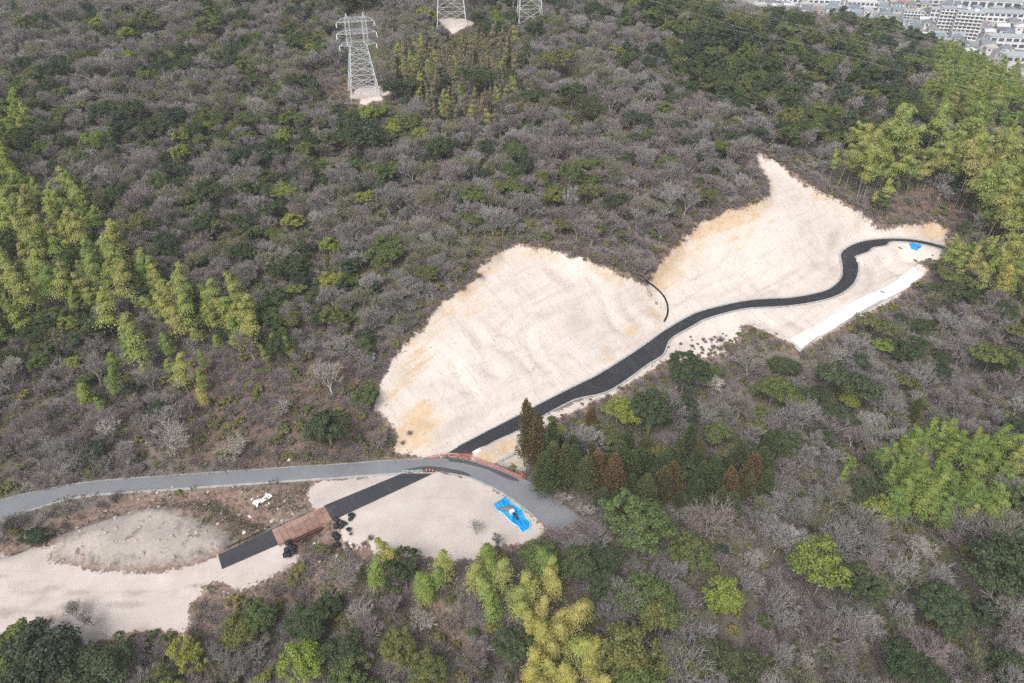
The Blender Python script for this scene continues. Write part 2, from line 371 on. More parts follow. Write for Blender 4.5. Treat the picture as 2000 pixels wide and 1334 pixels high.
def math_(nt, op, a, b=0.0, c=None):
    n = nt.nodes.new('ShaderNodeMath'); n.operation = op
    for i, v in enumerate((a, b) if c is None else (a, b, c)):
        if isinstance(v, bpy.types.NodeSocket): nt.links.new(v, n.inputs[i])
        else: n.inputs[i].default_value = v
    return n.outputs[0]
def step_(nt, v, lo, hi):
    return N(nt, 'ShaderNodeMapRange', {'Value': v, 'From Min': lo, 'From Max': hi}, interpolation_type='SMOOTHSTEP').outputs[0]
def pos(nt): return N(nt, 'ShaderNodeNewGeometry').outputs['Position']
def noise(nt, vec, scale, detail=4, rough=.55, dist=0.0):
    return N(nt, 'ShaderNodeTexNoise', {'Vector': vec, 'Scale': scale, 'Detail': detail, 'Roughness': rough, 'Distortion': dist}).outputs[0]
def finish(nt, out, col, rough=.9, spec=.2, bump=None, strength=.4, dist=.1, metal=0.0):
    p = N(nt, 'ShaderNodeBsdfPrincipled', {'Roughness': rough, 'Specular IOR Level': spec, 'Metallic': metal})
    if isinstance(col, bpy.types.NodeSocket): nt.links.new(col, p.inputs['Base Color'])
    else: p.inputs['Base Color'].default_value = (*col, 1)
    if bump is not None:
        b = N(nt, 'ShaderNodeBump', {'Height': bump, 'Strength': strength, 'Distance': dist}); nt.links.new(b.outputs[0], p.inputs['Normal'])
    nt.links.new(p.outputs[0], out.inputs[0])
def mat_plain(name, col, var=.18, scale=1.2, rough=.85, spec=.2, metal=0.0, obj=False):
    m, nt, out = nodes(name)
    f = noise(nt, pos(nt), scale, 5)
    lo = tuple(c * (1 - var) for c in col); hi = tuple(min(1, c * (1 + var)) for c in col)
    c = ramp(nt, f, [(.3, lo), (.7, hi)])
    finish(nt, out, c, rough, spec, f, .2, .03, metal); return m
def mat_leaf(name, cols, trans=.2, island=.4):
    """foliage: tone differs from plant to plant and from leaf to leaf"""
    m, nt, out = nodes(name)
    r = N(nt, 'ShaderNodeObjectInfo').outputs['Random']
    c = ramp(nt, r, [(i / max(1, len(cols) - 1), c) for i, c in enumerate(cols)])
    isl = N(nt, 'ShaderNodeNewGeometry').outputs['Random Per Island']
    v = N(nt, 'ShaderNodeMapRange', {'Value': isl, 'To Min': 1 - island, 'To Max': 1 + island}).outputs[0]
    g = N(nt, 'ShaderNodeHueSaturation', {'Color': c, 'Value': v}).outputs[0]
    d = N(nt, 'ShaderNodeBsdfDiffuse', {'Color': g}); t = N(nt, 'ShaderNodeBsdfTranslucent', {'Color': g})
    mx = N(nt, 'ShaderNodeMixShader', {0: trans, 1: d.outputs[0], 2: t.outputs[0]})
    nt.links.new(mx.outputs[0], out.inputs[0]); return m
def mat_bark(name, cols):
    m, nt, out = nodes(name)
    r = N(nt, 'ShaderNodeObjectInfo').outputs['Random']
    c = ramp(nt, r, [(i / max(1, len(cols) - 1), c) for i, c in enumerate(cols)])
    isl = N(nt, 'ShaderNodeNewGeometry').outputs['Random Per Island']
    v = N(nt, 'ShaderNodeMapRange', {'Value': isl, 'To Min': .7, 'To Max': 1.3}).outputs[0]
    g = N(nt, 'ShaderNodeHueSaturation', {'Color': c, 'Value': v}).outputs[0]
    d = N(nt, 'ShaderNodeBsdfDiffuse', {'Color': g}); nt.links.new(d.outputs[0], out.inputs[0]); return m

M = {}
def ground_material():
    m, nt, out = nodes('forest_floor_and_bare_soil')
    p = pos(nt)
    at_ = lambda n: N(nt, 'ShaderNodeAttribute', attribute_name=n).outputs['Fac']
    n1 = noise(nt, p, .035, 6); n2 = noise(nt, p, .25, 6, .65); n3 = noise(nt, p, 1.3, 6, .7); n4 = noise(nt, p, .9, 3)
    # forest floor: leaf litter, dead grass, moss
    lit = ramp(nt, n2, [(.25, (.105, .095, .088)), (.45, (.155, .138, .128)), (.6, (.185, .167, .153)), (.8, (.16, .165, .10))])
    green = ramp(nt, n3, [(.3, (.095, .095, .05)), (.7, (.17, .155, .085))])
    floor_ = mixc(nt, step_(nt, n1, .48, .62), lit, green)
    brown = ramp(nt, n3, [(.25, (.10, .066, .055)), (.5, (.17, .118, .10)), (.75, (.24, .18, .15))])
    floor_ = mixc(nt, step_(nt, math_(nt, 'ADD', at_('brown'), math_(nt, 'MULTIPLY', math_(nt, 'SUBTRACT', n2, .5), 14)), -3, 3), floor_, brown)
    dirt = ramp(nt, n3, [(.22, (.09, .062, .048)), (.45, (.19, .135, .11)), (.6, (.27, .20, .165)), (.8, (.36, .30, .255))])
    floor_ = mixc(nt, step_(nt, math_(nt, 'ADD', at_('dirt'), math_(nt, 'MULTIPLY', math_(nt, 'SUBTRACT', n2, .5), 9)), -1, 1.2), floor_, dirt)
    # bare decomposed granite
    rv = N(nt, 'ShaderNodeVectorRotate', {'Vector': p, 'Angle': R(-36)}, rotation_type='Z_AXIS').outputs[0]
    mp = N(nt, 'ShaderNodeMapping', {'Vector': rv, 'Scale': (.07, .42, .30)}).outputs[0]
    st = noise(nt, mp, 1.0, 6, .62, .6)
    big = noise(nt, p, .05, 5)
    soil = ramp(nt, st, [(.20, (.42, .355, .30)), (.36, (.52, .455, .405)), (.50, (.58, .525, .48)), (.72, (.63, .585, .55))])
    soil = mixc(nt, step_(nt, big, .40, .66), soil, mixc(nt, .55, soil, (.66, .60, .555)))
    spk = noise(nt, p, 2.6, 5, .75)
    soil = mixc(nt, step_(nt, spk, .60, .74), soil, mixc(nt, .6, soil, (.34, .27, .22)))
    mr = N(nt, 'ShaderNodeMapping', {'Vector': rv, 'Scale': (.55, .05, .12)}).outputs[0]
    rl = math_(nt, 'ABSOLUTE', math_(nt, 'SUBTRACT', noise(nt, mr, 1.0, 5, .6, 1.2), .5))
    soil = mixc(nt, math_(nt, 'MULTIPLY', step_(nt, rl, .024, .0), .5), soil, (.40, .32, .26))
    fine = noise(nt, p, 1.1, 8, .78)
    soil = mixc(nt, math_(nt, 'MULTIPLY', step_(nt, fine, .46, .30), .45), soil, (.43, .355, .30))
    soil = mixc(nt, math_(nt, 'MULTIPLY', step_(nt, fine, .56, .70), .5), soil, (.71, .67, .635))
    och = step_(nt, math_(nt, 'ADD', at_('ochre'), math_(nt, 'MULTIPLY', math_(nt, 'SUBTRACT', st, .5), 2.1)), .12, .85)
    ocol = ramp(nt, n4, [(.3, (.45, .315, .175)), (.7, (.55, .42, .275))])
    soil = mixc(nt, math_(nt, 'MULTIPLY', och, .85), soil, ocol)
    # graded pads and tracks: finer, pinker
    pad = ramp(nt, noise(nt, p, .18, 6, .6), [(.3, (.475, .415, .38)), (.6, (.545, .49, .46)), (.8, (.59, .545, .515))])
    mp2 = N(nt, 'ShaderNodeMapping', {'Vector': p, 'Scale': (.05, .7, .4)}).outputs[0]
    pad = mixc(nt, math_(nt, 'MULTIPLY', step_(nt, noise(nt, mp2, 1, 5, .6, .4), .52, .72), .45), pad, (.45, .39, .34))
    soil = mixc(nt, step_(nt, at_('pad'), -.5, .5), soil, pad)
    grav = ramp(nt, noise(nt, p, 1.7, 7, .8), [(.22, (.30, .255, .225)), (.42, (.43, .38, .345)), (.58, (.51, .465, .43)), (.8, (.58, .545, .51))])
    e = math_(nt, 'ADD', at_('bare'), math_(nt, 'ADD', math_(nt, 'MULTIPLY', math_(nt, 'SUBTRACT', n3, .5), 3.6), math_(nt, 'MULTIPLY', math_(nt, 'SUBTRACT', n2, .5), 3.4)))
    floor_ = mixc(nt, step_(nt, e, -3.4, -.6), floor_, dirt)
    col = mixc(nt, step_(nt, e, -.15, .4), floor_, soil)
    g = math_(nt, 'ADD', at_('mound'), math_(nt, 'ADD', math_(nt, 'MULTIPLY', math_(nt, 'SUBTRACT', n2, .5), 12), math_(nt, 'MULTIPLY', math_(nt, 'SUBTRACT', n3, .5), 5)))
    col = mixc(nt, math_(nt, 'MULTIPLY', step_(nt, g, -2, 4), .8), col, mixc(nt, step_(nt, n2, .56, .66), grav, dirt))
    rut = step_(nt, math_(nt, 'ADD', at_('rut'), math_(nt, 'MULTIPLY', math_(nt, 'SUBTRACT', n3, .5), .9)), .25, .9)
    col = mixc(nt, math_(nt, 'MULTIPLY', rut, .5), col, (.27, .22, .19))
    # town beyond the hill: pale paving
    z = N(nt, 'ShaderNodeSeparateXYZ', {0: p}).outputs[2]
    town = ramp(nt, noise(nt, p, .06, 4), [(.35, (.20, .205, .215)), (.6, (.34, .345, .355)), (.8, (.17, .19, .14))])
    col = mixc(nt, step_(nt, z, -21.5, -23.5), col, town)
    bmp = math_(nt, 'ADD', math_(nt, 'MULTIPLY', st, .6), math_(nt, 'MULTIPLY', n3, .35))
    finish(nt, out, col, .95, .1, bmp, .35, .35)
    return m
M['ground'] = ground_material()
def asphalt(name, base, light, patch):
    m, nt, out = nodes(name); p = pos(nt)
    a = noise(nt, p, .12, 5, .6); b = noise(nt, p, 6.0, 3, .7)
    c = ramp(nt, a, [(.3, base), (.7, light)])
    c = mixc(nt, step_(nt, noise(nt, p, .22, 4, .5, .8), .55, .68), c, patch)
    c = mixc(nt, math_(nt, 'MULTIPLY', b, .25), c, tuple(x * 1.5 for x in light))
    finish(nt, out, c, .85, .25, b, .15, .01); return m
M['asphalt'] = asphalt('new_asphalt', (.023, .025, .030), (.036, .038, .045), (.044, .045, .050))
M['asphalt_mid'] = asphalt('dusty_new_asphalt', (.036, .038, .045), (.055, .057, .065), (.075, .075, .080))
M['asphalt_old'] = asphalt('old_grey_asphalt', (.15, .158, .175), (.21, .218, .235), (.18, .188, .203))
M['asphalt_patch'] = asphalt('patch_asphalt', (.06, .062, .068), (.085, .087, .095), (.07, .072, .08))
M['concrete'] = mat_plain('pale_concrete', (.36, .37, .36), .2, .8)
M['concrete_old'] = mat_plain('weathered_concrete', (.30, .28, .26), .3, .5)
M['white_concrete'] = mat_plain('white_concrete_sheet', (.75, .745, .72), .06, .4)
M['steel'] = mat_plain('galvanised_steel', (.62, .66, .68), .12, 1.0, .5, .4, .25)
M['rust'] = mat_plain('rusty_deck_plate', (.265, .165, .128), .30, .45, .8, .2)
M['rust_dark'] = mat_plain('dark_rusty_girder', (.12, .055, .042), .3, .8, .8, .2)
M['rail'] = mat_plain('grey_pipe', (.33, .32, .30), .2, 2)
M['black'] = mat_plain('black_plastic', (.012, .013, .015), .3, 3, .5, .4)
M['blackbag'] = mat_plain('black_woven_bag', (.02, .021, .025), .4, 3, .6, .3)
M['blue'] = mat_plain('blue_tarpaulin', (.006, .30, .66), .16, 1.6, .5, .3)
M['white'] = mat_plain('white_plastic', (.78, .78, .77), .06, 3, .5, .3)
M['grey_mud'] = mat_plain('grey_mud', (.22, .19, .17), .3, 2)
M['red'] = mat_plain('orange_red_netting', (.52, .15, .115), .25, 4)
M['pinknet'] = mat_plain('faded_netting', (.56, .31, .265), .25, 4)
M['rock'] = mat_plain('granite_rock', (.42, .38, .34), .3, 1.5)
M['rock_pale'] = mat_plain('pale_rock', (.66, .61, .56), .15, 1.5)
M['clod'] = mat_plain('dark_clod', (.42, .34, .28), .25, 1.5)
M['sand'] = mat_plain('basin_sand', (.50, .43, .33), .12, 1)
M['wire'] = mat_plain('aluminium_wire', (.42, .43, .43), .05, 1, .5, .4)
M['dead'] = mat_plain('dead_timber', (.36, .32, .28), .2, 3)

# ================================================================== the ground: one sheet
outx_l = GX0 - np.array([6000, 3000, 1500, 900, 600, 400, 260, 160, 100, 60, 30, 12.]); outx_r = GX1 + np.array([12, 30, 60, 100, 160, 260, 400, 600, 900, 1500, 3000, 6000.])
outy_l = GY0 - np.array([2000, 800, 300, 120, 50, 20.]); outy_r = outx_r - GX1 + GY1
tx = np.concatenate([outx_l, gx, outx_r]); ty = np.concatenate([outy_l, gy, outy_r])
TX, TY = np.meshgrid(tx, ty)
qx, qy = np.clip(TX, GX0, GX1), np.clip(TY, GY0, GY1)
outd = np.hypot(TX - qx, TY - qy); w_ = ss(0, 160, outd)
TZ = bil(Z, qx, qy) * (1 - w_) - 25.0 * w_
nx_, ny_ = len(tx), len(ty)
I = np.arange(nx_ * ny_).reshape(ny_, nx_)
F = np.stack([I[:-1, :-1], I[:-1, 1:], I[1:, 1:], I[1:, :-1]], -1).reshape(-1, 4)
gm = new_mesh('ground', np.stack([TX, TY, TZ], -1).reshape(-1, 3), F, M['ground'], True)
# ochre stains on the cut faces (pixel of the photograph, radius in metres, strength)
OCH = [(815,835,6,1.0),(780,850,4,.9),(835,800,3,.8),(800,720,5,.6),(815,690,4,.55),(790,745,4,.5),(770,770,3,.5),(905,562,4,.8),(870,600,3.5,.6),(930,535,3,.7),(960,510,3,.6),(920,600,6,.45),(1000,500,6,.3),(850,640,6,.4),
       (1300,515,5,1.0),(1285,540,4,1.0),(1320,480,4.5,.9),(1360,445,5,.8),(1400,425,5,1.0),(1440,412,5,1.0),(1470,402,4,.8),(1430,450,7,.5),(1350,500,6,.45),(1815,445,4.5,1.1),(1845,450,3,1.1),(1780,442,3,.7),(1505,365,2.5,.7),
       (1235,645,2.2,.8),(1275,610,3.5,.7),(1185,690,2,.5),(950,890,4,.9),(980,870,4,.9),(1270,580,3,.5),(1620,385,3,.4),(1665,402,3,.5),(1500,350,3,.4)]
OW = ground_at([o[:2] for o in OCH], 0, Z)
och = np.zeros(XX.shape)
for (px, py, r, s), w in zip(OCH, OW):
    och = np.maximum(och, s * np.exp(-(((XX - w[0]) ** 2 + (YY - w[1]) ** 2) / (r * r))))
och = np.maximum(och, .48 * ss(3.2, 0.2, np.abs(cut - 1.0)) * ss(4, 10, -S_ROAD) * ss(3, 9, Z) * (0.55 + 1.9 * vnoise(XX, YY, 9, 21)) * (YY > 0))
def attr(name, A, fill):
    B = np.full(TX.shape, fill, np.float32); B[len(outy_l):len(outy_l) + len(gy), len(outx_l):len(outx_l) + len(gx)] = A
    a = gm.attributes.new(name, 'FLOAT', 'POINT'); a.data.foreach_set('value', B.ravel())
attr('bare', S_BARE, -26); attr('pad', np.maximum(S_PAD, S_YARD), -26); attr('mound', S_MOUND, -26); attr('dirt', np.maximum(S_DIRT, 2.5 - dc), -26); attr('brown', S_BROWN, -26); attr('ochre', och, 0)
rut = np.zeros(XX.shape)
for ln, w in (([(432,1136),(395,1142),(300,1158),(180,1160),(60,1140),(-60,1112)], .5), ([(120,1180),(250,1182),(370,1166)], .5), ([(-20,1200),(60,1195),(130,1215)], .8), ([(0,1095),(60,1100),(110,1092),(120,1070)], .4), ([(20,1148),(90,1165),(60,1180)], .7)):
    q = ground_at(catmull(ln, 5), 0, Z)[:, :2]; rut = np.maximum(rut, np.exp(-(seg_dist(XX, YY, q) / (w * 1.6)) ** 2) * (.75 + .9 * vnoise(XX, YY, 4, 61)))
rut = np.maximum(rut, .95 * np.exp(-(dc / 1.1) ** 2) * (.8 + .8 * vnoise(XX, YY, 3, 62)) * ss(.5, 3, -S_ROAD))
attr('rut', rut, 0)
ground = tag(add('ground', gm), 'wooded hillside ground with bare soil cuts', kind='structure')

# ================================================================== roads, kerbs, slabs
def sheet(name, L, Rr, mat, dz, cross=4, label=None):
    n = len(L); V = []
    for a, b in zip(L, Rr):
        for k in range(cross + 1):
            t = k / cross; p = a + (b - a) * t; V.append((p[0], p[1], p[2] + dz + 0.04 * (1 - (2 * t - 1) ** 2)))
    Fq = [(i * (cross + 1) + k, i * (cross + 1) + k + 1, (i + 1) * (cross + 1) + k + 1, (i + 1) * (cross + 1) + k) for i in range(n - 1) for k in range(cross)]
    return tag(add(name, new_mesh(name, V, [f[::-1] for f in Fq], mat, True)), label, kind='structure')
sheet('old_road', OL, OR_, M['asphalt_old'], .10, 4, 'grey two-way asphalt road curving along the valley')
sheet('new_road', NL, NR, M['asphalt'], .12, 4, 'fresh black asphalt road winding past the bare slopes')
def kerb(name, E, Oth, mat, w, h, dz, i0=0, i1=None, label=None):
    E = E[i0:i1]; Oth = Oth[i0:i1]; V = []
    for i, (a, b) in enumerate(zip(E, Oth)):
        d = a - b; d[2] = 0; d /= np.linalg.norm(d) + 1e-9
        z = a[2] + dz
        for off, zz in ((0.0, z - .5), (0.0, z + h), (w, z + h), (w, z - .5)): V.append((a[0] + d[0] * off, a[1] + d[1] * off, zz))
    Fq = [(i * 4 + k, i * 4 + k + 1, i * 4 + 5 + k, i * 4 + 4 + k) for i in range(len(E) - 1) for k in range(3)]
    e = (len(E) - 1) * 4; Fq += [(3, 2, 1, 0), (e, e + 1, e + 2, e + 3)]
    return tag(add(name, new_mesh(name, V, Fq, mat)), label, kind='structure')
kerb('kerb_uphill', NL.copy(), NR, M['concrete'], .55, .12, .12, 4, None, 'pale concrete gutter along the foot of the cut slope')
kerb('kerb_downhill', NR.copy(), NL, M['concrete'], .5, .14, .12, 2, None, 'pale concrete kerb along the downhill edge of the new road')
kerb('verge_kerb', OL.copy(), OR_, M['concrete_old'], .3, .05, .10, 5, 40, 'thin worn concrete edge along the old road')
kerb('verge_kerb_near', OR_.copy(), OL, M['concrete'], .55, .04, .10, 0, 38, 'dusty pale edge strip of the old road')
kerb('pad_kerb', OR_.copy(), OL, M['concrete'], .35, .10, .10, 45, 62, 'pale concrete kerb between the old road and the graded pad')
def quad_sheet(name, P, mat, dz, label=None, n=12):
    A, B, Cc, D = [np.array(p) for p in P]
    L = np.array([A + (D - A) * t for t in np.linspace(0, 1, n)]); Rr = np.array([B + (Cc - B) * t for t in np.linspace(0, 1, n)])
    return sheet(name, L, Rr, mat, dz, 3, label)
quad_sheet('approach_road_east', APE, M['asphalt_mid'], .12, 'short asphalt ramp from the bridge to the old road')
quad_sheet('approach_road_west', [APW[1], APW[0], APW[3], APW[2]], M['asphalt_mid'], .12, 'short asphalt ramp ending in the dirt yard')
# darker repaired strips at the junction, 4 mm proud
def patch(name, top, bot, label):
    A = np.array([plane_hit(x, y, 0.0) for x, y in catmull(top, 6)]); B = np.array([plane_hit(x, y, 0.0) for x, y in catmull(bot, 6)])
    for P in (A, B):
        d = np.array([np.argmin(np.hypot(OL[:, 0] + OR_[:, 0] - 2 * p[0], OL[:, 1] + OR_[:, 1] - 2 * p[1])) for p in P]); P[:, 2] = OL[d, 2] + .016
    sheet(name, A, B, M['asphalt_patch'], .13, 3, label)
patch('road_patch', [(872,896.5),(905,898),(950,910),(1000,930),(1014,938)], [(880,903),(910,906),(950,916),(990,935),(1013,941)], 'dark repair strip on the outer side of the bend')
patch('road_patch_inner', [(790,918),(830,912.5),(870,915),(905,921),(920,928)], [(788,923),(826,920),(866,922),(896,927),(916,930)], 'dark repair strip at the mouth of the bridge ramp')

# white concrete strip in two lengths
def slab(name, px, z, h, mat, label, cat=None, lift=0.0):
    P = [plane_hit(x, y, z) for x, y in px]; n = len(P); V = [(p[0], p[1], hz1(p[0], p[1]) + h + lift) for p in P] + [(p[0], p[1], hz1(p[0], p[1]) - .8) for p in P]
    Fq = [tuple(range(n))[::-1], tuple(range(n, 2 * n))] + [(i, (i + 1) % n, n + (i + 1) % n, n + i) for i in range(n)]
    o = add(name, new_mesh(name, V, Fq, mat)); tag(o, label, cat); return o
def strip(px4, nseg, name, label):
    P = [np.array(plane_hit(x, y, z)) for (x, y), z in zip(px4, (6.6, 8.9, 8.9, 6.6))] if nseg > 2 else [np.array(plane_hit(x, y, 6.4)) for x, y in px4]
    r = empty(name, P[0], 0, label, 'concrete strip', 'white concrete strip lengths on the terrace')
    for i in range(nseg):
        t0, t1 = i / nseg + .0003, (i + 1) / nseg - .0003
        q = [P[0] + (P[1] - P[0]) * t0, P[0] + (P[1] - P[0]) * t1, P[3] + (P[2] - P[3]) * t1, P[3] + (P[2] - P[3]) * t0]
        z = [max(hz1(p[0], p[1]) for p in q) + .18] * 4
        if i: z[0] = z[3] = (zprev + z[0]) / 2
        zprev = z[1]
        V = [(p[0] - P[0][0], p[1] - P[0][1], zz - P[0][2]) for p, zz in zip(q, z)] + [(p[0] - P[0][0], p[1] - P[0][1], zz - P[0][2] - 1.2) for p, zz in zip(q, z)]
        add('slab_panel', new_mesh('slab_panel', V, [(0, 1, 2, 3), (7, 6, 5, 4), (0, 4, 5, 1), (1, 5, 6, 2), (2, 6, 7, 3), (3, 7, 4, 0)], M['white_concrete']), r)
strip([(1586,634),(1786,516),(1809,529),(1604,650)], 7, 'white_strip', 'long white concrete strip on the terrace below the S-bend')
strip([(1545,658),(1583,635.5),(1601,651),(1566,677)], 2, 'white_strip', 'short white concrete strip at the lower corner of the terrace')

# ------------------------------------------------------------------ bridge
def bridge():
    A, B, Cc, D = [Vector(p) for p in BR]           # A far-west, B far-east, C near-east, D near-west
    o = (A + B + Cc + D) / 4; ex = ((B - A) + (Cc - D)).normalized(); ey = (A - D); ey = (ey - ex * ey.dot(ex)).normalized(); ez = Vector((0, 0, 1))
    Lb = ((B - A).length + (Cc - D).length) / 2; Wb = abs((A - D).dot(ey))
    rz = math.atan2(ex.y, ex.x); o.z = 0.38
    r = empty('temporary_bridge', o, rz, 'rust brown steel deck bridge crossing the creek between two asphalt ramps', 'bridge')
    nL, nW = 9, 3; pl, pw = Lb / nL, Wb / nW
    me = []
    for i in range(nL):
        for j in range(nW):
            mb = MB(); mb.box((0, 0, 0), (pl - .05, pw - .04, .10)); q = mb.build('deck_plate', M['rust_b'] if (j == 2 and i < 7) or (i == 0) else M['rust'], r)
            q.location = (-Lb / 2 + (i + .5) * pl, -Wb / 2 + (j + .5) * pw, .02 * ((i * 5 + j * 11) % 3))
    for y in (-Wb / 2 - .55, -Wb / 2 + .5, 0, Wb / 2 - .5):
        mb = MB(); mb.box((0, y, -.28), (Lb + .8, .34, .06)); mb.box((0, y, -.62), (Lb + .8, .08, .62)); mb.box((0, y, -.96), (Lb + .8, .34, .06)); mb.build('girder', M['rust_dark'], r)
    mb = MB(); mb.box((0, -Wb / 2 - .18, -.02), (Lb, .22, .20)); mb.build('edge_beam', M['rust'], r)
    for s in (.0, .38):
        mb = MB(); mb.bar((-Lb / 2 - .8, Wb / 2 + .35 + s, .25), (Lb / 2 - 4, Wb / 2 + .35 + s, .25), .06, k=6); mb.build('side_pipe', M['rail'], r)
    for i in range(6):
        mb = MB(); x = -Lb / 2 - .4 + i * (Lb - 4.5) / 5; mb.box((x, Wb / 2 + .5, .0), (.12, .7, .1)); mb.bar((x, Wb / 2 + .35, -.3), (x, Wb / 2 + .35, .3), .05); mb.build('pipe_bracket', M['rail'], r)
    for sx in (-1, 1):
        mb = MB(); mb.box((sx * (Lb / 2 + .3), 0, -1.6), (.8, Wb + 1.6, 2.6)); mb.build('abutment', M['concrete_old'], r)
    return r, o, ex, ey, Lb, Wb
M['rust_b'] = mat_plain('greyish_rust_plate', (.33, .215, .18), .22, .5, .8, .2)
bridge_o, BO, BX, BY, BL, BW = bridge()
# handrail along the west ramp
mb = MB(); a = Vector(APW[1]); b = Vector(APW[2]); nrm = BY
r = empty('ramp_edge_rail', a + nrm * .7, 0, 'low dark edge rail beside the western ramp', 'rail')
pts = [a.lerp(b, t) - a for t in np.linspace(0, .82, 9)]
mb.tube([p + Vector((0, 0, .35)) for p in pts], .10); mb.build('top_bar', M['black'], r)
for p in pts:
    mb = MB(); mb.bar(p + Vector((0, 0, -.4)), p + Vector((0, 0, .35)), .06); mb.build('post', M['rail'], r)

# ------------------------------------------------------------------ lumps: sandbags, rocks
def lump(name, mat, seed, sub=2, flat=.7, rough=.25):
    rr = np.random.default_rng(seed)
    t = (1 + 5 ** .5) / 2
    V = np.array([(-1, t, 0), (1, t, 0), (-1, -t, 0), (1, -t, 0), (0, -1, t), (0, 1, t), (0, -1, -t), (0, 1, -t), (t, 0, -1), (t, 0, 1), (-t, 0, -1), (-t, 0, 1)], float)
    Fq = [(0, 11, 5), (0, 5, 1), (0, 1, 7), (0, 7, 10), (0, 10, 11), (1, 5, 9), (5, 11, 4), (11, 10, 2), (10, 7, 6), (7, 1, 8), (3, 9, 4), (3, 4, 2), (3, 2, 6), (3, 6, 8), (3, 8, 9), (4, 9, 5), (2, 4, 11), (6, 2, 10), (8, 6, 7), (9, 8, 1)]
    V = list(V / np.linalg.norm(V[0]))
    for _ in range(sub):
        cache = {}; G = []
        def mid(a, b):
            k = (min(a, b), max(a, b))
            if k not in cache: v = V[a] + V[b]; V.append(v / np.linalg.norm(v)); cache[k] = len(V) - 1
            return cache[k]
        for a, b, c in Fq:
            x, y, z = mid(a, b), mid(b, c), mid(c, a); G += [(a, x, z), (b, y, x), (c, z, y), (x, y, z)]
        Fq = G
    V = np.array(V); dirs = rr.normal(size=(7, 3)); dirs /= np.linalg.norm(dirs, axis=1)[:, None]
    s = np.ones(len(V))
    for d in dirs:
        k = rr.uniform(.55, .9); dd = V @ d; s = np.where(dd > k, s * (k / np.maximum(dd, 1e-3)) ** .9, s)
    V = V * s[:, None] * (1 + rough * .3 * rr.normal(size=(len(V), 1))); V[:, 2] *= flat
    return new_mesh(name, V, np.array(Fq), mat)
BAG = [lump('black_sandbag', M['blackbag'], 40 + i, 2, .72, .12) for i in range(3)]
def bags(px, n, sx, sy, label, group):
    c = at(*px)
    for i in range(n):
        x, y = c.x + random.uniform(-sx, sx), c.y + random.uniform(-sy, sy)
        o = add('black_sandbag', BAG[i % 3]); s = random.uniform(.55, .8); o.scale = (s, s * random.uniform(.8, 1.1), s)
        o.location = (x, y, hz1(x, y) + .35 + .3 * (i % 2)); o.rotation_euler = (0, random.uniform(-.2, .2), random.uniform(0, 6))
        tag(o, label, 'sandbag', group)
bags((668,1033), 14, 1.6, 2.6, 'black bulk sandbag heaped at the eastern bridge end', 'black sandbags at the eastern bridge end')
bags((566,1080), 9, .8, 1.8, 'black bulk sandbag lying below the western bridge end', 'black sandbags below the western bridge end')
bags((84,1058), 9, 2.2, .8, 'black bulk sandbag lying by the creek at the yard edge', 'black sandbags by the creek')
ROCK = [lump('rock', M['rock'], 60 + i, 1, .7, .3) for i in range(4)] + [lump('rock', M['rock_pale'], 70 + i, 1, .7, .3) for i in range(4)]
def rock(p, s, label, group):
    o = add('rock', ROCK[random.randrange(4) if random.random() < .72 and s < .45 else random.randrange(8)]); o.location = (p[0], p[1], hz1(p[0], p[1]) + s * .2); o.scale = (s * random.uniform(.7, 1.3), s * random.uniform(.7, 1.2), s)
    o.rotation_euler = (random.uniform(-.3, .3), random.uniform(-.3, .3), random.uniform(0, 6)); tag(o, label, 'rock', group)
for px, s in (((658,1089),1.0),((625,1098),.6),((673,1068),.7),((687,1067),.5),((566,898),.6),((700,1110),.5),((638,1070),.45)):
    rock(at(*px), s, 'single pale boulder lying near the creek below the bridge', 'pale boulders near the bridge')
def in_poly(poly, n):
    P = np.asarray(poly); out = []
    while len(out) < n:
        x = RNG.uniform(P[:, 0].min(), P[:, 0].max(), 400); y = RNG.uniform(P[:, 1].min(), P[:, 1].max(), 400)
        k = pip(x, y, P); out += list(zip(x[k], y[k]))
    return out[:n]
for p in in_poly(W_MOUND, 70): rock(p, random.choice((.18, .22, .3, .42)), 'small grey rock on the gravel mound beside the dirt yard', 'rocks on the gravel mound')
for p in in_poly(wpoly(POLY_DIRT[0]), 60): rock(p, random.choice((.15, .2, .3, .4)), 'small rock among dry weeds between the old road and the creek', 'rocks between road and creek')
for p in in_poly(wpoly(POLY_DIRT[2]), 70): rock(p, random.choice((.15, .2, .25, .35)), 'small rock scattered on the weedy slope below the bridge', 'rocks below the bridge')
for i in range(60):
    k = random.randrange(18, len(CREEK) - 8); p = CREEK[k] + RNG.normal(0, 1.1, 2); rock(p, random.choice((.25, .35, .5)), 'grey rock in the creek bed under the bridge', 'rocks in the creek bed')

